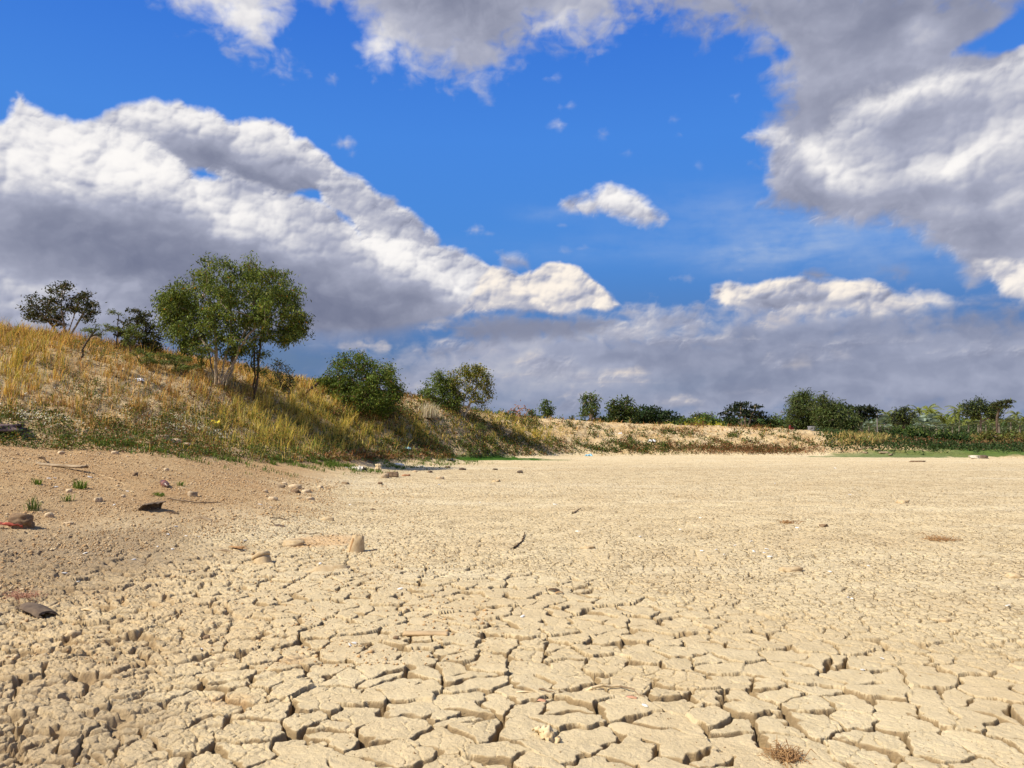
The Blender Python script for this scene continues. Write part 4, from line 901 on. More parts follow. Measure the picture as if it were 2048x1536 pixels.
RT = dict(flat=.30, shell=.2, col=(.026,.046,.018), mix=[((.05,.075,.025),.15)], clus=.60, density=1.1, dens_c=1.3, bark=M_BARKG, r0=.22, leaf=.28, droop=.1)
far('rain_tree', 'wide dark flat-topped tree behind the bank, right of the bushy dark tree', 'tree', 76, (1300,857), [(1278,823,20,5),(1300,818,14,4),(1318,827,22,5),(1262,836,20,6),(1295,834,30,6),(1335,836,24,6),(1315,845,34,7),(1355,845,18,6),(1275,847,24,6)], **RT)
far('rain_tree', 'low dark spreading tree at the left end of the wide flat-topped group', 'tree', 80, (1212,857), [(1210,840,14,5),(1222,836,14,4),(1200,848,14,6),(1225,848,18,6)], **RT)
for i, (lb, bx, L, c) in enumerate([
    ('rounded light green bush behind the far bank crest, right of the wide dark tree', 1378, [(1368,850,10,7),(1384,847,10,8)], (.085,.13,.03)),
    ('biggest rounded green bush between the wide dark tree and the layered tree', 1416, [(1404,845,12,9),(1424,842,14,9),(1416,851,22,7)], (.075,.12,.03)),
    ('dusky bush directly left of the layered dark tree', 1447, [(1440,849,10,7),(1456,847,10,8)], (.055,.09,.028)),
    ('low green bush directly right of the layered dark tree', 1530, [(1518,852,14,6),(1540,850,14,7)], (.065,.11,.028)),
    ('green bush midway between the layered dark tree and the big feathery pair', 1554, [(1550,841,9,6),(1560,848,12,8)], (.075,.12,.04)),
    ('bush touching the left side of the feathery tall tree', 1580, [(1574,850,10,8),(1586,852,8,7)], (.06,.09,.025))]):
    far('round_bush', lb, 'bush', 70, (bx, 859), L, col=c, clus=.4, leaf=.22, group='bushes behind the far bank')
far('small_tree', 'far dark rounded tree top peeping above the green bushes', 'tree', 92, (1402,858), [(1396,832,10,4),(1412,831,10,4),(1404,838,16,5)], col=(.06,.07,.04))
for i, (bx, h, w) in enumerate([(1334,5,6),(1344,5,5),(1378,6,4),(1398,8,5),(1421,5,6),(1440,7,3)]):
    far('yellow_bush', 'small yellow-green bush in the row along the far bank crest', 'bush', 58, (bx, 858), [(bx, 856-h, w*1.1, h*1.2)], col=(.40,.38,.05), mix=[((.20,.26,.045),.3)], clus=.25, leaf=.16, r0=.04, group='yellow-green bushes along the far bank crest')
far('rain_tree', 'dark layered tree with pale forked limbs standing clear behind the far bank', 'tree', 70, (1490,860),
    [(1488,806,12,2.5),(1474,812,14,2.8),(1504,813,14,2.8),(1462,820,12,2.8),(1490,820,20,3),(1515,824,12,2.6),(1452,828,9,2.4),(1475,829,18,3),(1505,832,14,3),(1528,833,7,2.2),(1468,838,12,3),(1508,842,10,3)],
    stems=[[(1490,860),(1490,848,0),(1489,835,0),(1488,820,0)], [(1490,848,0),(1480,836,0),(1470,822,0)], [(1490,846,0),(1502,832,0),(1510,820,0)]],
    flat=.25, shell=.2, col=(.022,.034,.018), mix=[((.05,.06,.025),.15)], clus=.42, density=.9, dens_c=1.5, bark=M_BARKP, r0=.16, leaf=.24, droop=.1, minr=.03)
CA = dict(col=(.105,.140,.042), mix=[((.12,.14,.05),.2),((.03,.045,.018),.2)], clus=.42, leaf=.24, ratio=.22, droop=.3, density=1.1, dens_c=1.0, r0=.16, fork=.2)
far('feathery_tree', 'taller grey-green feathery tree, left of the big pair ending the far bank', 'tree', 57, (1612,872), [(1598,793,10,8),(1612,798,14,10),(1592,812,14,12),(1618,815,18,14),(1590,832,14,14),(1614,838,22,16),(1632,828,10,12),(1596,850,18,10),(1632,850,16,12)], **CA)
far('feathery_tree', 'broader green feathery tree, right of the big pair ending the far bank', 'tree', 54, (1668,880), [(1648,802,9,8),(1642,818,12,12),(1662,818,16,12),(1682,822,12,10),(1650,838,18,14),(1676,838,20,14),(1694,845,12,14),(1652,860,20,12),(1684,862,22,14),(1704,862,8,12)], **CA)
far('rain_tree', 'dark umbrella-shaped tree right behind the big feathery pair', 'tree', 80, (1721,862), [(1684,811,14,2.6),(1706,818,16,3.5),(1728,818,18,3.5),(1744,820,8,4),(1700,828,12,4),(1722,828,20,5),(1740,830,8,4),(1715,837,12,4)], stems=[[(1721,862),(1721,845,0),(1722,830,0)]], flat=.3, shell=.2, col=(.024,.036,.018), mix=[((.06,.06,.03),.15)], clus=.5, density=1, dens_c=1.5, r0=.2, leaf=.26, droop=.1)
far('small_tree', 'far dark tree with a flat top peeping between the palms', 'tree', 100, (1808,860), [(1800,822,12,3.5),(1816,821,12,3.5),(1795,832,12,5),(1815,832,14,5),(1804,842,18,6)], col=(.035,.045,.025), bark=M_BARKD)
far('broadleaf_tree', 'big dark tree standing above the palms at the right', 'tree', 92, (1962,850), [(1958,806,10,5),(1942,813,14,6),(1974,812,12,6),(1955,820,22,6),(1985,822,16,6),(1940,828,14,5),(1970,830,22,6)], col=(.035,.050,.022), clus=.5)
far('rain_tree', 'leaning tree with a flat wind-blown top beside the big dark tree above the palms', 'tree', 88, (1993,858), [(2012,803,10,2.4),(2000,806,10,2.8),(2006,812,8,2.6),(1996,812,8,3)], stems=[[(1993,858),(1994,835,0),(1999,815,0),(2006,806,0)]], flat=.3, col=(.05,.055,.025), clus=.4, r0=.13, fork=.5, dens_c=1.6, bark=M_BARKD)
for i, (lb, bx, by, L, c, d) in enumerate([
    ('dark green thicket bush in front of the palms, left end of its row', 1786, 886, [(1772,876,12,6),(1790,872,14,7),(1805,878,12,6)], (.040,.070,.020), 56),
    ('largest dark green thicket bush in the middle of the row before the palms', 1832, 888, [(1815,868,14,7),(1838,864,16,7),(1850,874,16,7),(1828,878,22,7)], (.048,.085,.022), 57),
    ('dark green thicket bush in front of the palms, third of its row from the left', 1880, 888, [(1870,872,14,6),(1888,872,14,6),(1878,880,22,6)], (.045,.08,.022), 58),
    ('flat dark green thicket bush, fourth of its row from the left before the palms', 1922, 888, [(1910,878,16,5),(1932,876,16,5),(1920,884,20,4)], (.035,.065,.02), 58),
    ('olive yellow bush at the right end of the row before the palms', 1976, 886, [(1962,876,16,6),(1984,872,16,7),(1975,882,22,5)], (.13,.12,.035), 60),
    ('olive green bush at the right edge of the view before the palms', 2035, 886, [(2018,876,18,7),(2045,874,20,8),(2062,880,16,8)], (.15,.14,.04), 60)]):
    far('thicket_bush', lb, 'bush', d, (bx, by), L, col=c, clus=.38, leaf=.2, droop=.1, density=1.2, group='thicket bushes in front of the palms', fork=.1)
feathery('small pale green bush on the crest at the right end of the left bank', 40, (960,862), [(958,850,7,5),(962,856,8,5)], [[(960,862),(960,850,0)]], r0=.02)
print('trees', _time.time()-_t0)

# ------------------------------------------------------------------ palms
def palm_frond(V, F, Cc, o, a, elev, L, wid, drop, col, rs, pairs=11, vshape=.5):
    d = np.array([math.cos(a)*math.cos(elev), math.sin(a)*math.cos(elev), math.sin(elev)]); p = np.array(o, float); side = np.array([-math.sin(a), math.cos(a), 0])
    for k in range(pairs):
        q = p+d*L/pairs; d[2] -= drop/pairs; d /= np.linalg.norm(d); w = wid*math.sin(math.pi*(k+1.3)/(pairs+1.6))
        for s in (-1, 1):
            t = q+side*s*w+d*w*.5-np.array([0, 0, w*vshape]); b = len(V)
            V += [p, q, t]; F.append((b, b+1, b+2)); Cc += [col*(.8+.4*rs.rand())]*3
        b = len(V); u = np.array([0, 0, .018]); V += [p-u, q-u, q+u]; F.append((b, b+1, b+2)); Cc += [col]*3
        p = q
def make_palm(seed, H, L, col, tcol, n=12, leaves='feather', rt=.055):
    rs = np.random.RandomState(seed); V, F, Cc = [], [], []
    top = np.array([rs.normal()*.1, rs.normal()*.1, H])
    for k in range(n):
        a = 2*math.pi*(k+rs.rand()*.7)/n*1.618; e = rs.uniform(-.15, 1.25); c = np.array(col)*(.75+.5*rs.rand())
        if leaves == 'feather': palm_frond(V, F, Cc, top, a, e, L*(.8+.3*rs.rand()), .34*L/2.2, 1.9, c, rs)
        else:
            d = np.array([math.cos(a)*math.cos(e), math.sin(a)*math.cos(e), math.sin(e)]); s = np.array([-math.sin(a), math.cos(a), 0]); u = np.cross(d, s)
            h = top+d*L*.55
            b = len(V); V += [top, top+s*.03, h]; F.append((b, b+1, b+2)); Cc += [c*.7]*3
            for j in range(-5, 6):      # pleated fan
                t = j/5*1.35; r = L*.5; f1 = h+r*(math.cos(t)*d+math.sin(t)*s)+u*.06*(j % 2)*r; t2 = t+.13; f2 = h+r*.75*(math.cos(t2)*d+math.sin(t2)*s); f0 = h+r*.75*(math.cos(t-.13)*d+math.sin(t-.13)*s)
                b = len(V); V += [h, f0, f1, f2]; F.append((b, b+1, b+2)); F.append((b, b+2, b+3)); Cc += [c*(.85+.3*rs.rand())]*4
    sk = [((0, 0, -.2), rt*1.25, (top[0]*.3, top[1]*.3, H*.4), rt), ((top[0]*.3, top[1]*.3, H*.4), rt, tuple(top), rt*.8)]
    tv, tf = tube_mesh(sk, 7)
    root = bpy.data.objects.new('feather_palm' if leaves == 'feather' else 'fan_palm', None); COL.objects.link(root)
    np_mesh('trunk', tv, tf, tcol, smooth=True, parent=root)
    np_mesh('crown', np.array(V), np.array(F), M_LEAF, {'col': np.clip(np.array(Cc), .004, 1)}, parent=root)
    return root
def copy_thing(src, loc, rz, s, label, group, cat):
    r = src.copy(); COL.objects.link(r); r.location = loc; r.rotation_euler = (0, 0, rz); r.scale = (s,)*3
    for ch in src.children:
        c = ch.copy(); COL.objects.link(c); c.parent = r
    return tag(r, label, cat, group)
def place_palms(protos, items, label_of, group, cat):
    used = set()
    for i, (px, cy, by, d) in enumerate(items):
        d = d*1.75
        k = i % len(protos); b = at(px, by, d); zg = float(H0(b.x, b.y)); top = at(px, cy, d).z; s = max(.4, (top-zg))/protos[k][1]
        s = min(max(s, .6), 1.45)
        if k not in used:
            used.add(k); r = protos[k][0]; r.location = (b.x, b.y, zg); r.rotation_euler = (0, 0, i*1.3); r.scale = (s,)*3; tag(r, label_of(i), cat, group)
        else: copy_thing(protos[k][0], (b.x, b.y, zg), i*1.3, s, label_of(i), group, cat)
PT = plain('palm_stem', (.20,.18,.14), (.12,.105,.08))
fp = [(make_palm(501+i, 3.6, 2.3, (.19,.22,.045), PT, 17), 3.6) for i in range(4)]
place_palms(fp, [(1773,830,866,76),(1766,845,866,78),(1840,826,866,80),(1855,822,864,84),(1866,828,866,79),(1884,836,868,72),(1893,844,868,73),(1911,830,868,74),(1921,822,866,84),(1795,842,864,84),(1822,838,864,84),(1950,840,866,78),(1972,838,866,80),(1990,846,866,78),(2017,842,866,78),(2036,832,866,80),(2046,840,866,82),(1932,844,866,80),(1784,834,866,88),(1875,834,866,88),(1904,842,866,86),(2062,838,866,80),(1960,846,866,76)],
    lambda i: ['yellow-green feather palm at the left end of the palm row beside the grey pole'][0] if i == 0 else ('tall yellow-green feather palm standing in front of the other feather palms' if i == 5 else 'yellow-green feather palm rising from the dense palm row'), 'feather palms in the row at the right', 'palm')
gp = [(make_palm(601+i, 1.3, 1.15, (.22,.28,.22), PT, 26, 'fan', .13), 1.3) for i in range(3)]
place_palms(gp, [(1722,858,872,66),(1738,853,872,68),(1752,858,872,66),(1762,850,872,70),(1778,857,872,66),(1792,852,872,69),(1808,858,872,66),(1822,853,872,69),(1838,857,872,67),(1848,850,870,70),(1860,856,872,66),(1874,852,872,69),(1888,857,872,67),(1842,846,870,74),(1862,845,870,75),(1770,846,870,74)],
    lambda i: 'silvery grey-blue fan palm in the low row behind the dark thicket', 'silvery fan palms in the low row', 'palm')
tp = [(make_palm(701+i, 1.9, .95, (.17,.20,.12), PT, 22, 'fan', .14), 1.9) for i in range(2)]
place_palms(tp, [(1918,852,872,66),(1937,850,872,67),(1957,849,872,66),(1973,850,872,68),(1999,846,872,67),(2022,845,872,67),(2040,850,872,66),(1905,856,872,68),(1988,853,872,68)],
    lambda i: 'short fan palm with a thick pale trunk and grey-green head at the right', 'thick-trunked fan palms at the right', 'palm')

# ------------------------------------------------------------------ things lying on the ground
def on_ground(px, py, sink=0.0, r=.0):
    p = spot(px, py)
    if r:
        a = np.linspace(0, 2*math.pi, 9); z = full_height(p.x+r*np.cos(a), p.y+r*np.sin(a))[0]; p.z = float(np.median(z))
    else: p.z = float(full_height(np.array([p.x]), np.array([p.y]))[0][0])
    p.z -= sink; return p
def from_bm(name, bm, m, parent=None, smooth=True, loc=None, rot=None):
    me = bpy.data.meshes.new(name); bm.normal_update(); bm.to_mesh(me); bm.free()
    if smooth: me.polygons.foreach_set('use_smooth', np.ones(len(me.polygons), bool))
    me.materials.append(m); o = bpy.data.objects.new(name, me); COL.objects.link(o)
    if parent: o.parent = parent
    if loc is not None: o.location = loc
    if rot is not None: o.rotation_euler = rot
    return o
def rock_bm(size, rough=.25, sub=3, seed=0, sharp=1.0):
    bm = bmesh.new(); bmesh.ops.create_icosphere(bm, subdivisions=sub, radius=.5)
    for v in bm.verts:
        d = v.co.normalized(); n = mnoise.noise(d*1.4*sharp+Vector((seed*3.1, seed, 0)))*rough*2+mnoise.noise(d*3.7*sharp+Vector((seed, 7, 2)))*rough
        c = v.co*(1+n)
        for ax in range(3): c[ax] = max(-.46, min(.45, c[ax]))       # broken flat faces
        v.co = Vector((c.x*size[0], c.y*size[1], c.z*size[2]))
    return bm
def stone(name, label, px, py, size, m, seed=0, rz=0, cat='stone', group=None, sink=.25, rough=.22, tilt=(0, 0)):
    p = on_ground(px, py, size[2]*(sink-.42), r=size[0]*.5)
    return tag(from_bm(name, rock_bm(size, rough, 3, seed), m, loc=p, rot=(tilt[0], tilt[1], rz)), label, cat, group)
def stick(name, label, pts, r, m, cat='stick', lift=.008, group=None, taper=.4, wob=.004, sides=6, twigs=()):
    """pts in photograph pixels, optional third value = height above the ground"""
    P = []
    for q in pts:
        w = on_ground(q[0], q[1], 0, r=.03); w.z += lift+(q[2] if len(q) > 2 else 0); P.append(np.array(w))
    o = P[0].copy(); D = []
    for a, b in zip(P[:-1], P[1:]):
        n = max(2, int(np.linalg.norm(b-a)/.04))
        for k in range(n): D.append(a+(b-a)*k/n+RS.normal(size=3)*wob)
    D.append(P[-1]); n = len(D); R = [r*(1-(1-taper)*i/(n-1)) for i in range(n)]
    segs = [(D[i]-o, R[i], D[i+1]-o, R[i+1]) for i in range(n-1)]
    for (i0, dx, dy, dz) in twigs:
        b = D[int(i0*(n-1))]-o; e = b+np.array([dx, dy, dz]); segs.append((b, r*.6, e, r*.25))
    V, F = tube_mesh(segs, sides); ob = np_mesh(name, V, F, m, smooth=True); ob.location = o
    return tag(ob, label, cat, group)
def sheet_bm(w, l, bend=.3, curl=.5, thick=.006, nx=14, ny=22, seed=0, crumple=.0, ragged=.1):
    """curved thin piece with thickness: bark, husk, board, bag"""
    bm = bmesh.new(); G = [[], []]
    for s in (0, 1):
        for j in range(ny+1):
            row = []
            for i in range(nx+1):
                u = i/nx*2-1; v = j/ny*2-1
                e = 1-ragged*abs(mnoise.noise(Vector((v*2.5, seed, u*.5)))) if abs(u) > .8 else 1
                ea = 1-ragged*.6*(mnoise.noise(Vector((u*3, seed+5, 0)))+.5) if abs(v) > .85 else 1
                a = u*curl; x = (math.sin(a)/curl if abs(curl) > 1e-3 else u)*w/2*e; z = (1-math.cos(a))/max(abs(curl), 1e-3)*w/2*(-1 if curl > 0 else 1)
                z += bend*l*.5*v*v*-1+crumple*mnoise.noise(Vector((u*2.2+seed, v*2.6, 1)))+crumple*.5*mnoise.noise(Vector((u*5+seed, v*6, 3)))
                row.append(bm.verts.new((x+crumple*.4*mnoise.noise(Vector((u*3, v*3, seed+9))), v*l/2*ea, z-s*thick)))
            G[s].append(row)
    for j in range(ny):
        for i in range(nx):
            bm.faces.new((G[0][j][i], G[0][j][i+1], G[0][j+1][i+1], G[0][j+1][i]))
            bm.faces.new((G[1][j][i], G[1][j+1][i], G[1][j+1][i+1], G[1][j][i+1]))
    ring = [(j, 0) for j in range(ny)]+[(ny, i) for i in range(nx)]+[(j, nx) for j in range(ny, 0, -1)]+[(0, i) for i in range(nx, 0, -1)]
    for k in range(len(ring)):
        a = ring[k]; b = ring[(k+1) % len(ring)]; bm.faces.new((G[0][a[0]][a[1]], G[0][b[0]][b[1]], G[1][b[0]][b[1]], G[1][a[0]][a[1]]))
    return bm
def sheet(name, label, px, py, w, l, m, rz, cat, tilt=(0, 0), lift=.01, group=None, **k):
    p = on_ground(px, py, -lift, r=min(w, l)*.4)
    return tag(from_bm(name, sheet_bm(w, l, **k), m, loc=p, rot=(tilt[0], tilt[1], rz)), label, cat, group)
def lathe_bm(prof, sides=24, dent=0.0, seed=0):
    bm = bmesh.new(); rows = []
    for (z, r) in prof:
        row = []
        for k in range(sides):
            a = 2*math.pi*k/sides; d = Vector((math.cos(a), math.sin(a), z*6)); f = 1+dent*mnoise.noise(d*1.6+Vector((seed, 0, 0)))
            row.append(bm.verts.new((math.cos(a)*r*f, math.sin(a)*r*f, z)))
        rows.append(row)
    for a, b in zip(rows[:-1], rows[1:]):
        for k in range(sides): bm.faces.new((a[k], a[(k+1) % sides], b[(k+1) % sides], b[k]))
    for row, rev in ((rows[0], True), (rows[-1], False)):
        try: bm.faces.new(row[::-1] if rev else row)
        except ValueError: pass
    return bm
def empty(name, loc, rot=(0, 0, 0), label=None, cat=None, group=None):
    o = bpy.data.objects.new(name, None); COL.objects.link(o); o.location = loc; o.rotation_euler = rot; return tag(o, label, cat, group)

M_BROWNGLASS = plain('brown_plastic', (.10,.045,.035), (.15,.08,.06), 20, .35, .5, .001)
M_LABEL = plain('faded_red_label', (.20,.06,.05), (.22,.12,.09), 20, .6, .3, .001)
M_REDST = plain('faded_red_strap', (.50,.11,.07), (.35,.10,.07), 20, .7, .2, .001)
M_BARKPC = plain('grey_bark_piece', (.42,.33,.22), (.26,.19,.12), 10, .95, .1, .004)
M_DARKPC = plain('dark_husk', (.17,.125,.085), (.09,.065,.05), 10, .85, .2, .003)
M_LEAFD = plain('dry_leaf', (.42,.26,.12), (.30,.17,.08), 14, .8, .2, .002)
M_PINK = plain('pinkish_dry_leaf', (.52,.27,.19), (.45,.25,.15), 14, .8, .2, .002)
M_PALEL = plain('pale_dry_leaf', (.68,.56,.36), (.52,.38,.2), 14, .8, .2, .002)
M_BAG = plain('clear_film', (.62,.58,.52), (.50,.44,.36), 9, .35, .5, .004)
M_WBAG = plain('white_film', (.80,.80,.80), (.66,.68,.70), 9, .45, .4, .003)
M_YBAG = plain('yellow_film', (.75,.62,.05), (.68,.52,.04), 9, .5, .4, .003)
M_BLUE = plain('light_blue_film', (.30,.55,.66), (.22,.42,.55), 9, .5, .4, .003)
M_ASH = plain('purple_grey_ash', (.12,.085,.095), (.20,.145,.14), 14, .95, .1, .006)

# rocks and bark on the sandy slope at the left
r_ = empty('rock', on_ground(42, 1056, .0, r=.12), (0, 0, .25), 'squarish brown stone with a faded red strap at the left edge of the sand', 'rock')
from_bm('stone_block', rock_bm((.27,.22,.23), .20, 4, 3), M_ROCKD, r_, loc=(0, 0, .06))
tag(from_bm('strap', sheet_bm(.035, .48, bend=.05, curl=.2, thick=.006, crumple=.03, seed=4), M_REDST, r_, loc=(-.18, -.13, .07), rot=(.1, .15, 1.75)), 'faded red strap lying against the stone')
stone('pale_stone', 'pale cream angular stone just right of the squarish brown stone', 98, 1036, (.11,.09,.09), M_STONE, 5, .3)
stone('pale_stone', 'yellowish clod below the grass tuft, between the pale cream stone and the dark husk', 196, 1004, (.13,.10,.10), M_STONE, 6, 1.3)
stone('flat_stone', 'flat pale stone lying lower right of the pale cream angular stone', 138, 1049, (.13,.10,.045), M_STONE, 7, .1)
stone('pale_stone', 'small yellow stone on open sand left of the brown plastic bottle', 246, 995, (.08,.07,.055), M_STONE, 8, 2)
stone('pale_stone', 'yellowish stone beside the little grass tuft left of the bottle', 138, 985, (.11,.09,.08), M_STONE, 9, 2)
stone('pale_stone', 'light stone high on the sand above the bottle, nearest the weeds', 230, 908, (.16,.12,.10), M_STONE, 10, .5)
stone('pale_stone', 'light stone at the upper edge of the sand left of the long bark', 122, 908, (.14,.10,.09), M_STONE, 11, .9)
stone('pale_stone', 'small rounded stone above the brown plastic bottle', 333, 942, (.10,.08,.08), M_STONE, 12, .9)
sheet('bark_piece', 'long grey curled piece of bark lying across the sandy slope', 124, 937, .13, 1.0, M_BARKPC, 1.42, 'bark', tilt=(.05, .1), lift=.06, bend=-.03, curl=.9, thick=.02, seed=2, ragged=.35)
stick('root_end', 'dark twisted root knob at the upper left tip of the long bark', [(78, 921, .04), (86, 922, .06), (92, 928, .03)], .02, M_WOODD, 'root')
# brown plastic bottle
b_ = empty('bottle', on_ground(330, 974, -.035, r=.08), (0, 0, 0), 'brown plastic bottle half buried in the sandy slope', 'bottle')
bb = from_bm('bottle_body', lathe_bm([(-.16,.035),(-.155,.048),(-.10,.052),(0,.050),(.07,.050),(.10,.044),(.125,.028),(.135,.02),(.17,.019)], 24, .12), M_BROWNGLASS, b_, rot=(math.radians(98), 0, math.radians(38)))
from_bm('label', lathe_bm([(-.05,.0535),(.0,.0525),(.03,.0525)], 24, .12), M_LABEL, bb)
from_bm('cap', lathe_bm([(.168,.022),(.19,.022)], 16), M_DARKPC, bb)
sheet('husk', 'dark folded husk standing on edge among dry sticks left of centre', 300, 1020, .26, .34, M_DARKPC, -.7, 'husk', tilt=(.1, -.75), lift=.07, bend=.1, curl=1.0, thick=.012, seed=9, crumple=.02, ragged=.3)
sheet('bark_piece', 'flat dark bark strip directly right of the folded husk', 338, 1026, .10, .34, M_WOODD, 1.5, 'bark', lift=.02, curl=.7, thick=.012, seed=12, ragged=.5)
sheet('bark_piece', 'curved weathered bark shard below the long thin stick', 398, 1036, .11, .50, M_WOOD, 1.35, 'bark', lift=.02, curl=.5, thick=.012, seed=13, ragged=.6)
stick('stick', 'long thin pale stick running right from the folded husk', [(334,1003,.03),(365,1006,.02),(400,1008,.01),(440,1006,0)], .014, M_WOOD)
stick('stick', 'thin light straw stalk crossing the sand left of the bottle', [(200,950),(225,958),(260,976)], .006, M_PALEL)
stick('stick', 'short dark twig lying right of the weathered bark shard', [(540,1038),(560,1037),(575,1041)], .010, M_WOODD)
sheet('bark_piece', 'thin grey husk lying open near the orange stain', 555, 1052, .10, .30, M_DARKPC, 1.3, 'bark', lift=.02, curl=1.1, thick=.008, seed=15, ragged=.5)
stick('stick', 'straight light brown stick on the orange stained mud', [(596,1067),(620,1069),(640,1067)], .012, M_WOOD)
stone('clod', 'small dark clod with a shadow above the bottle, left of it', 270, 952, (.11,.09,.10), M_ROCKD, 18, .4)
stone('clod', 'grey lump at the top of the stick pile', 385, 993, (.16,.12,.12), M_BARKPC, 19, .4)
# jar
j_ = empty('jar', on_ground(526, 1124, .0, r=.08), (math.radians(-16), math.radians(-22), 0), 'mud-coated round jar tipped over on the cracked mud', 'jar')
from_bm('jar_body', lathe_bm([(-.06,.060),(-.055,.085),(-.02,.092),(.03,.088),(.06,.080),(.062,.070)], 28, .05), M_MUD, j_)
from_bm('lid', lathe_bm([(.060,.088),(.064,.094),(.090,.094),(.096,.088),(.094,.072),(.092,.0)][:-1], 28, .03), M_MUD, j_)
from_bm('lid_top', lathe_bm([(.088,.074),(.0935,.073)], 28), M_MUD, j_)
# straw bundle and leaf by the jar
for k in range(9): pass
V_, F_ = tube_mesh([((RS.normal()*.02, RS.normal()*.02, .02), .004, (.16+RS.normal()*.03, -.10+RS.normal()*.04, .012+.02*RS.rand()), .003) for _ in range(26)], 5)
o_ = np_mesh('straw_bundle', V_, F_, M_LEAFD); o_.location = on_ground(464, 1098, 0, r=.05); tag(o_, 'golden bundle of dry straw fibres left of the mud-coated jar', 'straw')
sheet('bark_piece', 'thin dark curled leaf sheath at the left end of the straw bundle', 448, 1102, .07, .34, M_WOOD, 1.35, 'bark', lift=.02, curl=1.1, thick=.008, seed=17, ragged=.5)
# broken standing husk
h_ = empty('stub', on_ground(712, 1102, .025, r=.08), (math.radians(2), math.radians(7), .3), 'broken mud-covered hollow stub standing upright on the cracked mud', 'stub')
bm = bmesh.new(); rows = []
prof = [(0, .130, 0), (.02, .125, 0), (.08, .108, 0), (.15, .092, 0), (.215, .080, 1), (.21, .064, 1), (.14, .074, 0), (.05, .095, 0)]
for (z, r, top) in prof:
    row = []
    for k in range(28):
        a = 2*math.pi*k/28; rg = (.035*mnoise.noise(Vector((math.cos(a)*2, math.sin(a)*2, 3)))+.012*mnoise.noise(Vector((math.cos(a)*7, math.sin(a)*7, 3))))*(1 if top else .15); f = 1+.09*mnoise.noise(Vector((math.cos(a)*1.5, math.sin(a)*1.5, z*7)))
        row.append(bm.verts.new((math.cos(a)*r*f, math.sin(a)*r*f*.8, z+rg)))
    rows.append(row)
for p, q in zip(rows[:-1], rows[1:]):
    for k in range(28): bm.faces.new((p[k], p[(k+1) % 28], q[(k+1) % 28], q[k]))
from_bm('stub_wall', bm, M_MUD, h_); h_.scale = (.82, .82, .95)
tag(from_bm('torn_edge', sheet_bm(.045, .19, bend=.02, curl=.9, thick=.006, seed=24, ragged=.5), M_LEAFD, h_, loc=(-.088, -.055, .10), rot=(math.radians(78), 0, math.radians(-50))), 'rust brown torn edge')
# board
sheet('board', 'smooth flat tan board lying level in the middle of the cracked plates', 852, 1274, .075, .30, M_BARKPC if False else plain('tan_board', (.55,.40,.23), (.42,.30,.17), 9, .85, .15, .001), 1.52, 'board', lift=.022, bend=.01, curl=.25, thick=.016, seed=30, ragged=.12)
stone('clod', 'small round clod at the left end of the flat tan board', 792, 1280, (.04,.035,.03), M_ROCKD, 31)
# bottle-shaped mud skin
b2 = empty('buried_bottle', on_ground(655, 1140, .035, r=.08), (0, 0, 0), 'mud-plastered bottle lying half sunk below the broken upright husk', 'bottle')
from_bm('bottle_body', lathe_bm([(-.20,.03),(-.19,.055),(-.10,.066),(.04,.066),(.10,.058),(.16,.030),(.20,.024)], 24, .35, 3), M_MUD, b2, rot=(math.radians(90), 0, math.radians(-72)))
from_bm('bottle_base', lathe_bm([(-.222,.020),(-.215,.050),(-.196,.056)], 24, .05), M_DARKPC, b2, rot=(math.radians(90), 0, math.radians(-72)))
stone('clod', 'smooth grey mud lump left of the broken upright husk', 588, 1090, (.26,.17,.09), M_MUD, 33, .3, cat='clod')
stone('clod', 'greyish clod half hidden above the broken upright husk', 655, 1040, (.20,.13,.07), M_MUD, 34, .3, cat='clod')
stick('stick', 'curved dark stick lying alone right of centre on the fine cracked mud', [(1028,1098),(1036,1090),(1045,1082),(1050,1068,.02)], .012, M_WOODD)
stick('stick', 'faint thin twig at the lower end of the curved dark stick', [(1020,1099),(1030,1096)], .006, M_WOOD)
sheet('bark_piece', 'short dark bark chip above and left of the curved dark stick', 745, 1019, .07, .26, M_WOODD, .9, 'bark', lift=.015, curl=.9, thick=.01, seed=41, ragged=.4)
stick('stick', 'short pale stick propped up far out right of centre', [(1146,1027),(1162,1020,.03)], .018, M_WOOD)
sheet('leaf', 'dark brown curled leaf with a stalk in the middle of the cracked plates', 1108, 1182, .05, .11, M_WOODD, 1.1, 'leaf', lift=.03, curl=1.1, bend=.2, thick=.002, seed=42, ragged=.4)
sheet('leaf', 'small brown leaf next to the dark curled leaf', 1118, 1186, .03, .08, M_LEAFD, 1.9, 'leaf', lift=.02, curl=.9, bend=.2, thick=.002, seed=43, ragged=.4)
stick('seed_pod', 'long dry pale pod lying across the nearest plates', [(1120,1387),(1150,1383,.004),(1185,1383,.006),(1238,1379,.004)], .008, M_PALEL, 'pod', taper=.9)
stick('stick', 'thin brown stick touching the right end of the dry pale pod', [(1240,1378),(1265,1388),(1290,1399)], .005, M_WOOD)
stick('stick', 'thin brown stick below the left end of the dry pale pod', [(1078,1386),(1095,1390),(1110,1396)], .005, M_WOOD)
sheet('leaf', 'reddish dry leaf near the left thin stick on the nearest plates', 1082, 1400, .030, .055, M_PINK, 1.2, 'leaf', lift=.008, curl=.8, bend=.15, thick=.0015, seed=44)
sheet('leaf', 'reddish dry leaf under the right thin stick on the nearest plates', 1264, 1402, .030, .055, M_PINK, 1.2, 'leaf', lift=.008, curl=.8, bend=.15, thick=.0015, seed=45)
sheet('leaf', 'narrow yellow dry leaf left of the reddish leaf and stick', 1050, 1390, .022, .09, M_PALEL, 1.5, 'leaf', lift=.008, curl=.5, bend=.1, thick=.0015, seed=46)
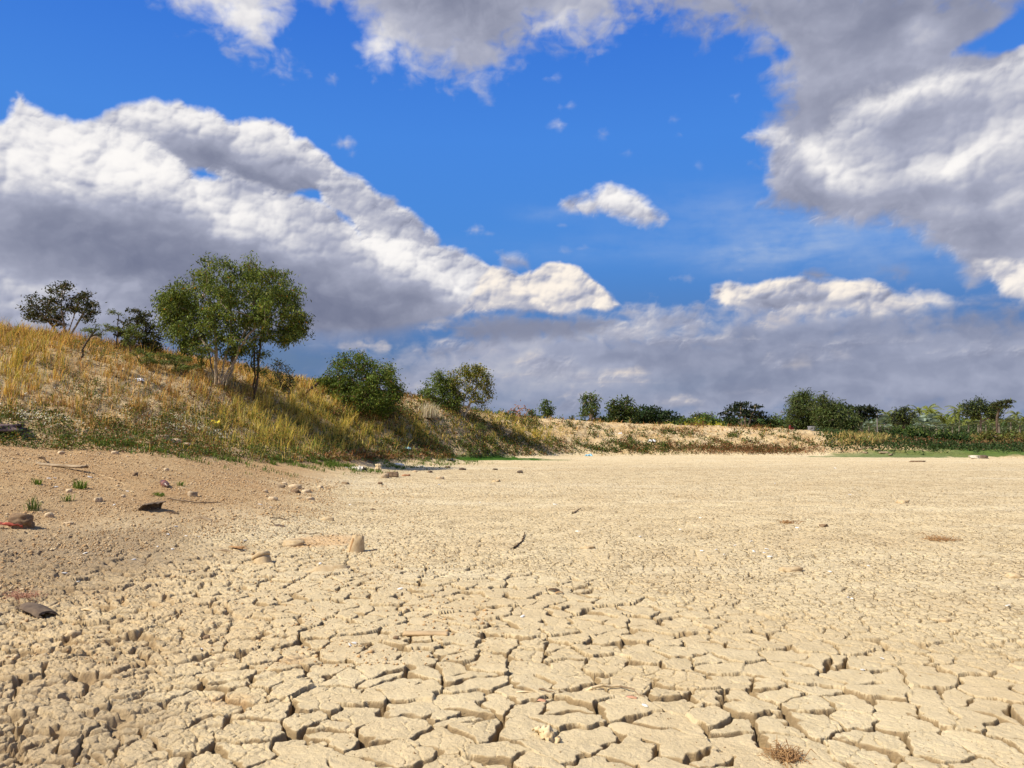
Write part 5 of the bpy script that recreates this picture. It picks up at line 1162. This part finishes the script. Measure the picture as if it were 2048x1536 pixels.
sheet('leaf', 'large crumpled pale dry leaf at the bottom middle of the view', 1100, 1476, .10, .13, M_PALEL, .6, 'leaf', tilt=(.35, .2), lift=.035, curl=.8, bend=.3, thick=.002, seed=47, crumple=.035)
# dried weed clump
def hair_clump(name, label, px, py, n, R, h, m, cat, sides=4, r=.0022, zup=1.0):
    segs = []
    for _ in range(n):
        a = RS.rand()*2*math.pi; q = np.array([RS.normal()*R*.35, RS.normal()*R*.35, 0]); e = q+np.array([math.cos(a)*R*RS.rand(), math.sin(a)*R*RS.rand(), h*RS.rand()*zup+.004]); mid = (q+e)/2+np.array([0, 0, h*.35])+RS.normal(size=3)*R*.12
        segs += [(q, r, mid, r*.8), (mid, r*.8, e, r*.4)]
    V, F = tube_mesh(segs, sides); o = np_mesh(name, V, F, m); o.location = on_ground(px, py, .005, r=.04); return tag(o, label, cat)
hair_clump('dried_weed', 'tangled brown dried weed clump at the bottom right of the view', 1571, 1512, 170, .085, .045, M_LEAFD, 'weed')
hair_clump('dried_weed', 'rusty orange dried rootlets by the dark hollow at the left edge', 45, 1198, 120, .13, .06, M_PINK, 'weed')
hair_clump('dried_weed', 'low dark dead weed far out on the right of the mud', 1880, 1080, 80, .20, .04, M_LEAFD, 'weed', r=.004)
hair_clump('dried_weed', 'small dark weed remnant right of centre near the white shell scatter', 1575, 1046, 60, .12, .04, M_LEAFD, 'weed', r=.005)
# lumps standing on the mud
for (lb, px, py, sz, m, sd_) in [
    ('cream boulder-like clod far out right above the dead weed', 1806, 1006, (.30,.22,.15), M_STONE, 51),
    ('tan raised clod in the right middle of the mud field', 1582, 1142, (.30,.16,.10), M_MUD, 52),
    ('low dark-sided clod near the right edge of the mud field', 2030, 1155, (.24,.14,.09), M_MUD, 53),
    ('small brown clump right of the tan raised clod', 1648, 1053, (.14,.10,.10), M_ROCKD, 54),
    ('flat tan chip pile on the mud below the shell scatter', 1175, 1096, (.20,.14,.06), M_MUD, 55),
    ('rounded dark grey clod in the lower left rough mud', 413, 1275, (.055,.05,.06), M_ROCKD, 56),
    ('knobbly brown clod in the lower left casting a long shadow', 146, 1272, (.13,.12,.10), M_STONE, 57),
    ('brown cracked clod at the right side of the nearest plates', 1890, 1243, (.10,.08,.06), M_STONE, 58),
    ('tan clod with a tiny shadow on the right half of the mud', 993, 964, (.30,.22,.14), M_STONE, 59)]:
    stone('clod', lb, px, py, tuple(v*.85 for v in sz), M_MUD if m is M_STONE else m, sd_, .3, cat='clod', sink=.42, rough=.32)
sheet('leaf_sheath', 'dark hollow leaf sheath over the pit at the left of the rough mud', 82, 1228, .22, .36, M_DARKPC, 1.0, 'husk', tilt=(.1, .25), lift=.06, curl=.9, bend=.1, thick=.008, seed=61, ragged=.5)
sheet('board', 'pale flat splinter right of the dark hollow leaf sheath', 178, 1224, .05, .22, M_PALEL, 1.1, 'splinter', lift=.02, curl=.2, thick=.01, seed=62, ragged=.5)
# grass tufts on the sand
def tuft(label, px, py, n, h, R, col=(.13,.20,.035), d_=None):
    n = int(n*1.3); p0 = spot(px, py); q = np.array([[p0.x, p0.y]])+np.clip(RS.normal(size=(n, 2)), -1.4, 1.4)*R*.8; P = np.concatenate([q, gz(q[:, 0], q[:, 1])[:, None]], 1)
    hh = h*(.5+.6*RS.rand(n)); w = .008+.006*RS.rand(n); N_ = n
    o = blades('grass_tuft', P-np.array([[p0.x, p0.y, p0.z]]), hh, w, tint(col, n, .2, .08), None, lean=.9)
    o.location = p0; del o['kind']; return tag(o, label, 'grass tuft')
tuft('spreading green grass tuft on the sand below the long bark', 160, 977, 60, .16, .07)
tuft('thin green grass tuft behind the squarish brown stone', 66, 1022, 34, .20, .06, (.12,.17,.05))
tuft('small dark green sprig just right of the brown plastic bottle', 362, 973, 22, .10, .035)
tuft('green grass tuft at the upper edge of the sand near the weeds', 547, 930, 50, .14, .07)
tuft('sparse green blades left of the spreading grass tuft', 75, 970, 24, .12, .05)
tuft('faint green blades below the spreading grass tuft', 133, 1003, 20, .12, .05)
tuft('short green blades beside the yellow stone left of the bottle', 318, 993, 44, .07, .06)
# litter along the foot of the bank
sheet('plastic_bag', 'translucent crumpled plastic bag near the foot of the bank', 712, 940, .45, .60, M_BAG, 1.2, 'bag', lift=.08, curl=.8, bend=.1, thick=.004, seed=71, crumple=.12)
lb = empty('bottle', on_ground(797, 932, -.05, r=.1), (0, 0, 0), 'clear plastic bottle lying among litter at the end of the weeds', 'bottle')
from_bm('bottle_body', lathe_bm([(-.20,.03),(-.19,.055),(-.05,.060),(.0,.055),(.06,.060),(.12,.055),(.17,.02),(.20,.018)], 20, .1), M_WBAG, lb, rot=(math.radians(90), 0, math.radians(75)))
from_bm('cap', lathe_bm([(.20,.022),(.235,.022)], 16), M_BLUE, lb, rot=(math.radians(90), 0, math.radians(75)))
stone('rock', 'largest brown rock in the litter where the sand meets the mud', 784, 954, (.42,.30,.22), M_ROCKD, 72, .2, cat='rock', sink=.2)
stone('rock', 'round pale brown rock touching the left side of the largest rock', 770, 956, (.26,.24,.22), M_BARKPC, 73, .2, cat='rock')
stone('rock', 'rust coloured flat rock right of the largest rock in the litter', 812, 952, (.28,.18,.09), plain('rust_rock', (.42,.22,.12), (.30,.15,.08), 9), 74, .2, cat='rock')
sheet('paper_scrap', 'pale upright scrap left of the largest rock', 757, 941, .22, .30, M_PALEL, .3, 'scrap', tilt=(1.2, 0), lift=.1, curl=.6, bend=.1, thick=.004, seed=75, crumple=.05)
sheet('plastic_bag', 'long pale flattened bag on the mud right of the clear bottle', 842, 933, .18, .55, M_WBAG, 1.5, 'bag', lift=.02, curl=.4, thick=.004, seed=76, crumple=.03)
sheet('plastic_bag', 'dark plastic rag at the left end of the bright green algae', 901, 922, .28, .42, plain('black_film', (.03,.03,.035), (.06,.06,.06), 9, .4, .4), 1.4, 'bag', lift=.07, curl=.7, thick=.004, seed=77, crumple=.12)
sheet('plastic_bag', 'small light blue wrapper among weeds above the litter', 815, 902, .20, .28, M_BLUE, 1.4, 'wrapper', lift=.10, curl=.7, thick=.004, seed=78, crumple=.08)
sheet('plastic_bag', 'yellow plastic bag lying on the bare slope left of the tall yellow grass', 426, 848, .30, .55, M_YBAG, 1.1, 'bag', lift=.08, curl=.8, thick=.004, seed=79, crumple=.10)
sheet('plastic_bag', 'blue wrapper at the foot of the far bank', 1177, 912, .35, .50, M_BLUE, 1.4, 'wrapper', lift=.08, curl=.7, thick=.004, seed=80, crumple=.10)
sheet('plastic_bag', 'white crumpled bag halfway up the far bank', 1304, 889, .28, .5, M_WBAG, 1.4, 'bag', lift=.1, curl=.7, thick=.004, seed=81, crumple=.12)
sheet('plastic_bag', 'white scrap of film near the top of the far bank', 1241, 873, .2, .24, M_WBAG, 1.4, 'bag', lift=.1, curl=.7, thick=.004, seed=82, crumple=.12)
sheet('plastic_bag', 'white torn scrap high on the left slope below the large tree', 278, 766, .22, .30, M_WBAG, .8, 'scrap', lift=.08, curl=.7, thick=.004, seed=83, crumple=.06)
for k, (px, py, w_) in enumerate([(740,926,.2),(700,908,.25),(868,930,.2),(925,940,.28),(860,945,.22),(895,936,.3),(830,944,.2),(990,940,.2),(760,968,.2),(690,968,.22),(880,958,.26),(1040,946,.3),(590,985,.24),(560,975,.22),(640,975,.18),(860,918,.2)]):
    stone('litter_lump', 'small brown lump of debris strewn between the weeds and the mud', px, py, (w_, w_*.7, w_*.45), [M_ROCKD, M_WOOD, M_STONE, M_DARKPC][k % 4], 90+k, k, cat='debris', group='debris lumps below the weeds')
for k, (px, py, w_) in enumerate([(590,977,.30),(613,985,.22),(568,968,.18),(545,1000,.18),(620,1000,.16),(530,985,.16)]):
    stone('pale_clod', 'pale yellowish clod in the row of lumps at the upper edge of the mud', px, py, (w_, w_*.7, w_*.5), M_STONE, 110+k, k, cat='clod', group='pale clods at the upper mud edge')
# rubble in the weeds
for k, (px, py, w_, m) in enumerate([(322,888,.42,M_BARKPC),(352,893,.30,M_STONE),(300,893,.26,M_ROCKD),(372,898,.24,M_STONE),(336,880,.3,M_ROCKD)]):
    stone('rubble', 'broken chunk of the rubble heap in the weeds above the brown bottle', px, py, (w_, w_*.7, w_*.55), m, 120+k, k, cat='rubble', group='rubble in the weeds', sink=.05)
for k, (px, py, w_) in enumerate([(1722,902,.5),(1738,899,.7),(1752,904,.5),(1768,909,.6),(1781,911,.4),(1730,907,.4)]):
    stone('pale_rubble', 'pale stone of the low heap in the green margin at the right', px, py, (w_, w_*.6, w_*.25), M_BARKPC, 130+k, k, cat='rubble', group='pale heap in the green margin')
stone('ash_heap', 'dark purplish heap of ash at the left edge under the weeds', 0, 870, (1.1,.8,.20), M_ASH, 140, .2, cat='ash heap', sink=.3, rough=.34)
# litter pile far out at the right
stone('litter_pile', 'whitish driftwood and bag pile at the far right edge of the mud', 1953, 917, (.8,.4,.26), M_WBAG if False else plain('bleached_pile', (.66,.62,.52), (.30,.24,.17), 5), 150, .1, cat='debris', rough=.4)
stone('litter_pile', 'dark brown lump at the right end of the whitish pile', 1966, 917, (.5,.4,.28), M_DARKPC, 151, .1, cat='debris')
stone('clod', 'low dark streak-like clod on the far mud at the right', 1836, 924, (.9,.3,.12), M_ROCKD, 152, 0, cat='clod', sink=.35)
# small white shells
SH = [(710,1290),(700,1293),(403,1298),(1403,1102),(1432,1100),(1448,1110),(1502,1084),(1470,1091),(1533,1100),(1528,1106),(1540,1115),(1508,1104),(1737,1133),(1660,1144),(1696,1197),(1704,1199),(1594,1057),(2015,1215),(1725,1345),(1670,937),(1765,1320),(110,958),(180,955),(98,959),(160,937),(312,938),(112,975),(228,1012),(255,984),(352,1055),(336,1069),(372,1073),(398,1074),(490,1082),(315,1093),(170,1107),(345,1098),(129,1145),(156,1166),(268,1120),(225,1112),(878,970),(1110,1010),(1280,1075),(1360,1060),(1155,1064),(1438,969),(1550,967),(1700,990),(520,1010),(540,1016),(800,1180),(150,1515),(138,1518),(1045,1235),(1290,1415),(700,1010),(640,1130),(960,1005),(1400,1036)]
proto_s = []
for k in range(4):
    bm = bmesh.new(); bmesh.ops.create_icosphere(bm, subdivisions=2, radius=.5)
    for v in bm.verts:
        n = mnoise.noise(v.co*3+Vector((k*5, 0, 0))); v.co = Vector((v.co.x*(1+n*.5), v.co.y*.62*(1+n*.4), v.co.z*.30+.10*v.co.x*v.co.x))
    me = bpy.data.meshes.new('shell'); bm.to_mesh(me); bm.free(); me.materials.append(M_WHITE); proto_s.append(me)
for k, (px, py) in enumerate(SH):
    p = on_ground(px, py, 0, r=.02); o = bpy.data.objects.new('shell', proto_s[k % 4]); COL.objects.link(o)
    s = (.016+.012*RS.rand())*(1+p.y*.085); o.location = p+Vector((0, 0, s*.15)); o.scale = (s*1.2, s*1.2, s*1.2); o.rotation_euler = (RS.normal()*.2, RS.normal()*.2, RS.rand()*6)
    tag(o, 'small bleached white shell lying on the dry ground', 'shell', 'white shells scattered over the ground')
# dead leaning branch, posts, poles, bits on the far bank
stick('dead_branch', 'bare dead branch leaning down the crest left of the big dark bush', [(602,800,.0),(625,790,.15),(650,776,.35),(668,766,.45)], .028, M_WOODD, 'branch', lift=.1, wob=.02, twigs=[(.3,-.1,.1,.4),(.55,.1,0,.5),(.7,-.2,0,.35),(.15,-.3,0,.35)])
stick('plume_stalk', 'thin dark bent stalk with a dry head left of the large tree base', [(490,772,.0),(492,768,.3),(500,762,.35)], .012, M_WOOD, 'stalk')
def post(name, label, px, ytop, ybase, d, r, m, cat='post', arms=()):
    b = at(px, ybase, d); t = at(px, ytop, d); zg = float(H0(b.x, b.y)); o3 = np.array([b.x, b.y, zg])
    root = empty(name, tuple(o3), label=label, cat=cat)
    V, F = tube_mesh([((0, 0, -.2), r, (0, 0, t.z-zg), r*.8)], 8); np_mesh('shaft', V, F, m, smooth=True, parent=root)
    for (z, w) in arms:
        V, F = tube_mesh([((-w, 0, t.z-zg-z), r*.5, (w, 0, t.z-zg-z), r*.5)], 6); np_mesh('crossarm', V, F, m, parent=root)
        for sx in (-.85, 0, .85):
            np_mesh('insulator', *tube_mesh([((sx*w, 0, t.z-zg-z), r*.35, (sx*w, 0, t.z-zg-z+.2), r*.25)], 6), M_CONC, parent=root)
    return root
M_CONC = plain('grey_concrete', (.20,.19,.18), (.14,.13,.125), 4)
post('utility_pole', 'grey utility pole standing left against the tall feathery tree', 1578, 818, 860, 75, .08, M_CONC, 'pole', [(.3, .8)])
post('utility_pole', 'grey utility pole between the umbrella tree and the first palm', 1755, 824, 862, 100, .09, M_CONC, 'pole', [(.4, 1.0)])
post('utility_pole', 'small pale pole at the end of the left bank beside low bushes', 1119, 838, 856, 80, .09, M_CONC, 'pole')
post('marker_post', 'white marker post standing in the straw strip at the right', 1738, 873, 895, 47, .055, M_WHITE)
post('marker_post', 'thin pale marker post just right of the white marker post', 1750, 871, 887, 52, .05, M_WHITE)
# blue tarpaulin shelter and a small red vehicle by the feathery trees
b = at(1640, 873, 55); zg = float(H0(b.x, b.y)); sh = empty('shelter', (b.x, b.y, zg), (0, 0, .2), 'low shelter with a blue tarpaulin between the big feathery pair', 'shelter')
M_TARP = plain('blue_tarpaulin', (.03,.09,.30), (.02,.05,.18), 3, .5, .4)
M_TARPG = plain('grey_tarpaulin', (.25,.25,.27), (.18,.18,.20), 3, .6, .3)
from_bm('tarpaulin', sheet_bm(1.3, 1.3, bend=.12, curl=.9, thick=.02, crumple=.06, seed=5), M_TARP, sh, loc=(.25, 0, .62))
from_bm('side_sheet', sheet_bm(1.0, .6, bend=.05, curl=.4, thick=.02, crumple=.05, seed=6), M_TARPG, sh, loc=(-.45, -.1, .35), rot=(math.radians(80), 0, 0))
for sx in (-.35, .85): np_mesh('pole', *tube_mesh([((sx, -.5, -.1), .03, (sx, -.5, .55), .03)], 6), M_WOOD, parent=sh)
b = at(1585, 866, 56); zg = float(H0(b.x, b.y)); vh = empty('motor_cart', (b.x, b.y, zg), (0, 0, .4), 'small red motor cart with a big dark wheel left of the feathery pair', 'cart')
vh.scale = (.7,.7,.7); M_REDP = plain('red_paint', (.22,.03,.03), (.15,.02,.02), 6, .5, .4); M_TYRE = plain('tyre', (.02,.02,.022), (.03,.03,.03), 6, .8, .2)
bm = bmesh.new(); bmesh.ops.create_cube(bm, size=1, matrix=Matrix.Translation((-.15, 0, .45)) @ Matrix.Diagonal((.5, .28, .26, 1))); bmesh.ops.create_cube(bm, size=1, matrix=Matrix.Translation((-.32, 0, .68)) @ Matrix.Diagonal((.12, .26, .24, 1))); bmesh.ops.bevel(bm, geom=bm.edges[:], offset=.03, segments=2, affect='EDGES')
from_bm('body', bm, M_REDP, vh, smooth=False)
np_mesh('handlebar', *tube_mesh([((-.38, -.3, .85), .02, (-.38, .3, .85), .02), ((-.38, 0, .85), .02, (-.30, 0, .6), .02)], 6), M_TYRE, parent=vh)
for k, (wx, wr) in enumerate([(-.42, .2), (.28, .34)]):
    bm = bmesh.new(); n = 20; R_ = []
    for i in range(n):
        a = 2*math.pi*i/n; row = []
        for j in range(8):
            t = 2*math.pi*j/8; rr = wr-.05+.05*math.cos(t); row.append(bm.verts.new((rr*math.cos(a), .06*math.sin(t), rr*math.sin(a))))
        R_.append(row)
    for i in range(n):
        for j in range(8): bm.faces.new((R_[i][j], R_[(i+1) % n][j], R_[(i+1) % n][(j+1) % 8], R_[i][(j+1) % 8]))
    w = from_bm('wheel', bm, M_TYRE, vh, loc=(wx, 0, wr))
    V, F = tube_mesh([((0, 0, 0), .012, ((wr-.08)*math.cos(a), 0, (wr-.08)*math.sin(a)), .012) for a in np.linspace(0, 2*math.pi, 7)[:-1]], 5); np_mesh('spokes', V, F, M_CONC, parent=w)
# plume grass clumps on the crest
def plume(label, px, py, n, h, col, d=None):
    p0 = spot(px, py); q = RS.normal(size=(n, 2))*.22; P = np.concatenate([q, np.zeros((n, 1))], 1); V_, F_ = [], []
    o = blades('plume_grass', P, h*(.6+.45*RS.rand(n)), .03+.03*RS.rand(n), tint(col, n, .12, .04), None, lean=.28); o.location = p0; del o['kind']
    return tag(o, label, 'plume grass')
plume('pale silvery plume grass clump standing between the big bush and the tree pair', 853, 836, 130, .85, (.62,.54,.40))
plume('whitish feathery grass clump at the foot of the large tree', 432, 772, 70, .55, (.60,.50,.34))
# loose crumbs of soil and gravel
def crumbs(name, label, X, Y, S, m):
    n = len(X); z = full_height(X, Y)[0]
    base = np.array([[1,0,0],[-1,0,0],[0,1,0],[0,-1,0],[0,0,1],[0,0,-1]], float)
    fa = np.array([[0,2,4],[2,1,4],[1,3,4],[3,0,4],[2,0,5],[1,2,5],[3,1,5],[0,3,5]])
    a = RS.rand(n)*6.28; V = base[None]*(.6+.6*RS.rand(n, 6, 1)); V = V*[1, .8, .6]; c, s = np.cos(a)[:, None], np.sin(a)[:, None]
    V = np.stack([V[..., 0]*c-V[..., 1]*s, V[..., 0]*s+V[..., 1]*c, V[..., 2]], -1)*S[:, None, None]+np.stack([X, Y, z+S*.2], -1)[:, None]
    F = (fa[None]+np.arange(n)[:, None, None]*6).reshape(-1, 3)
    return tag(np_mesh(name, V.reshape(-1, 3), F, m), label, kind='stuff')
def sand_crumbs():
    n = 170000; y = 4.5+RS.rand(n)**1.4*15; x = -.66*y-.6+RS.rand(n)*(.66*y+1.5-.18*y); 
    h = H0(x, y); td = toe_dist(x, y); k = ((h > .08) | (RS.rand(n) < .12)) & (td < .6) & (RS.rand(n) < .35+.9*sstep(-.1, .3, fbm(x*1.2, y*1.2, 3, 401))); x, y = x[k], y[k]
    s = (.004+.012*RS.rand(len(x))**3+.014*(RS.rand(len(x)) < .03))*(.7+.045*y)
    half = RS.rand(len(x)) < .6
    crumbs('gravel', 'loose sandy crumbs and gravel over the slope at the left', x[half], y[half], s[half], plain('sand_crumb', (.50,.33,.165), (.36,.225,.11), 3))
    crumbs('pale_gravel', 'pale crumbs of dried mud over the slope and the mud edge', x[~half], y[~half], s[~half], plain('pale_crumb', (.62,.49,.31), (.48,.35,.2), 3))
    n = 7000; y = 3.2+RS.rand(n)**1.6*34; x = (RS.rand(n)-.42)*1.35*y; k = H0(x, y) < .1; x, y = x[k], y[k]
    crumbs('mud_crumbs', 'small crumbs and specks lying on the cracked mud', x, y, (.0025+.005*RS.rand(len(x))**3)*(.6+.09*y), plain('dark_crumb', (.40,.28,.15), (.25,.16,.08), 3))
sand_crumbs()
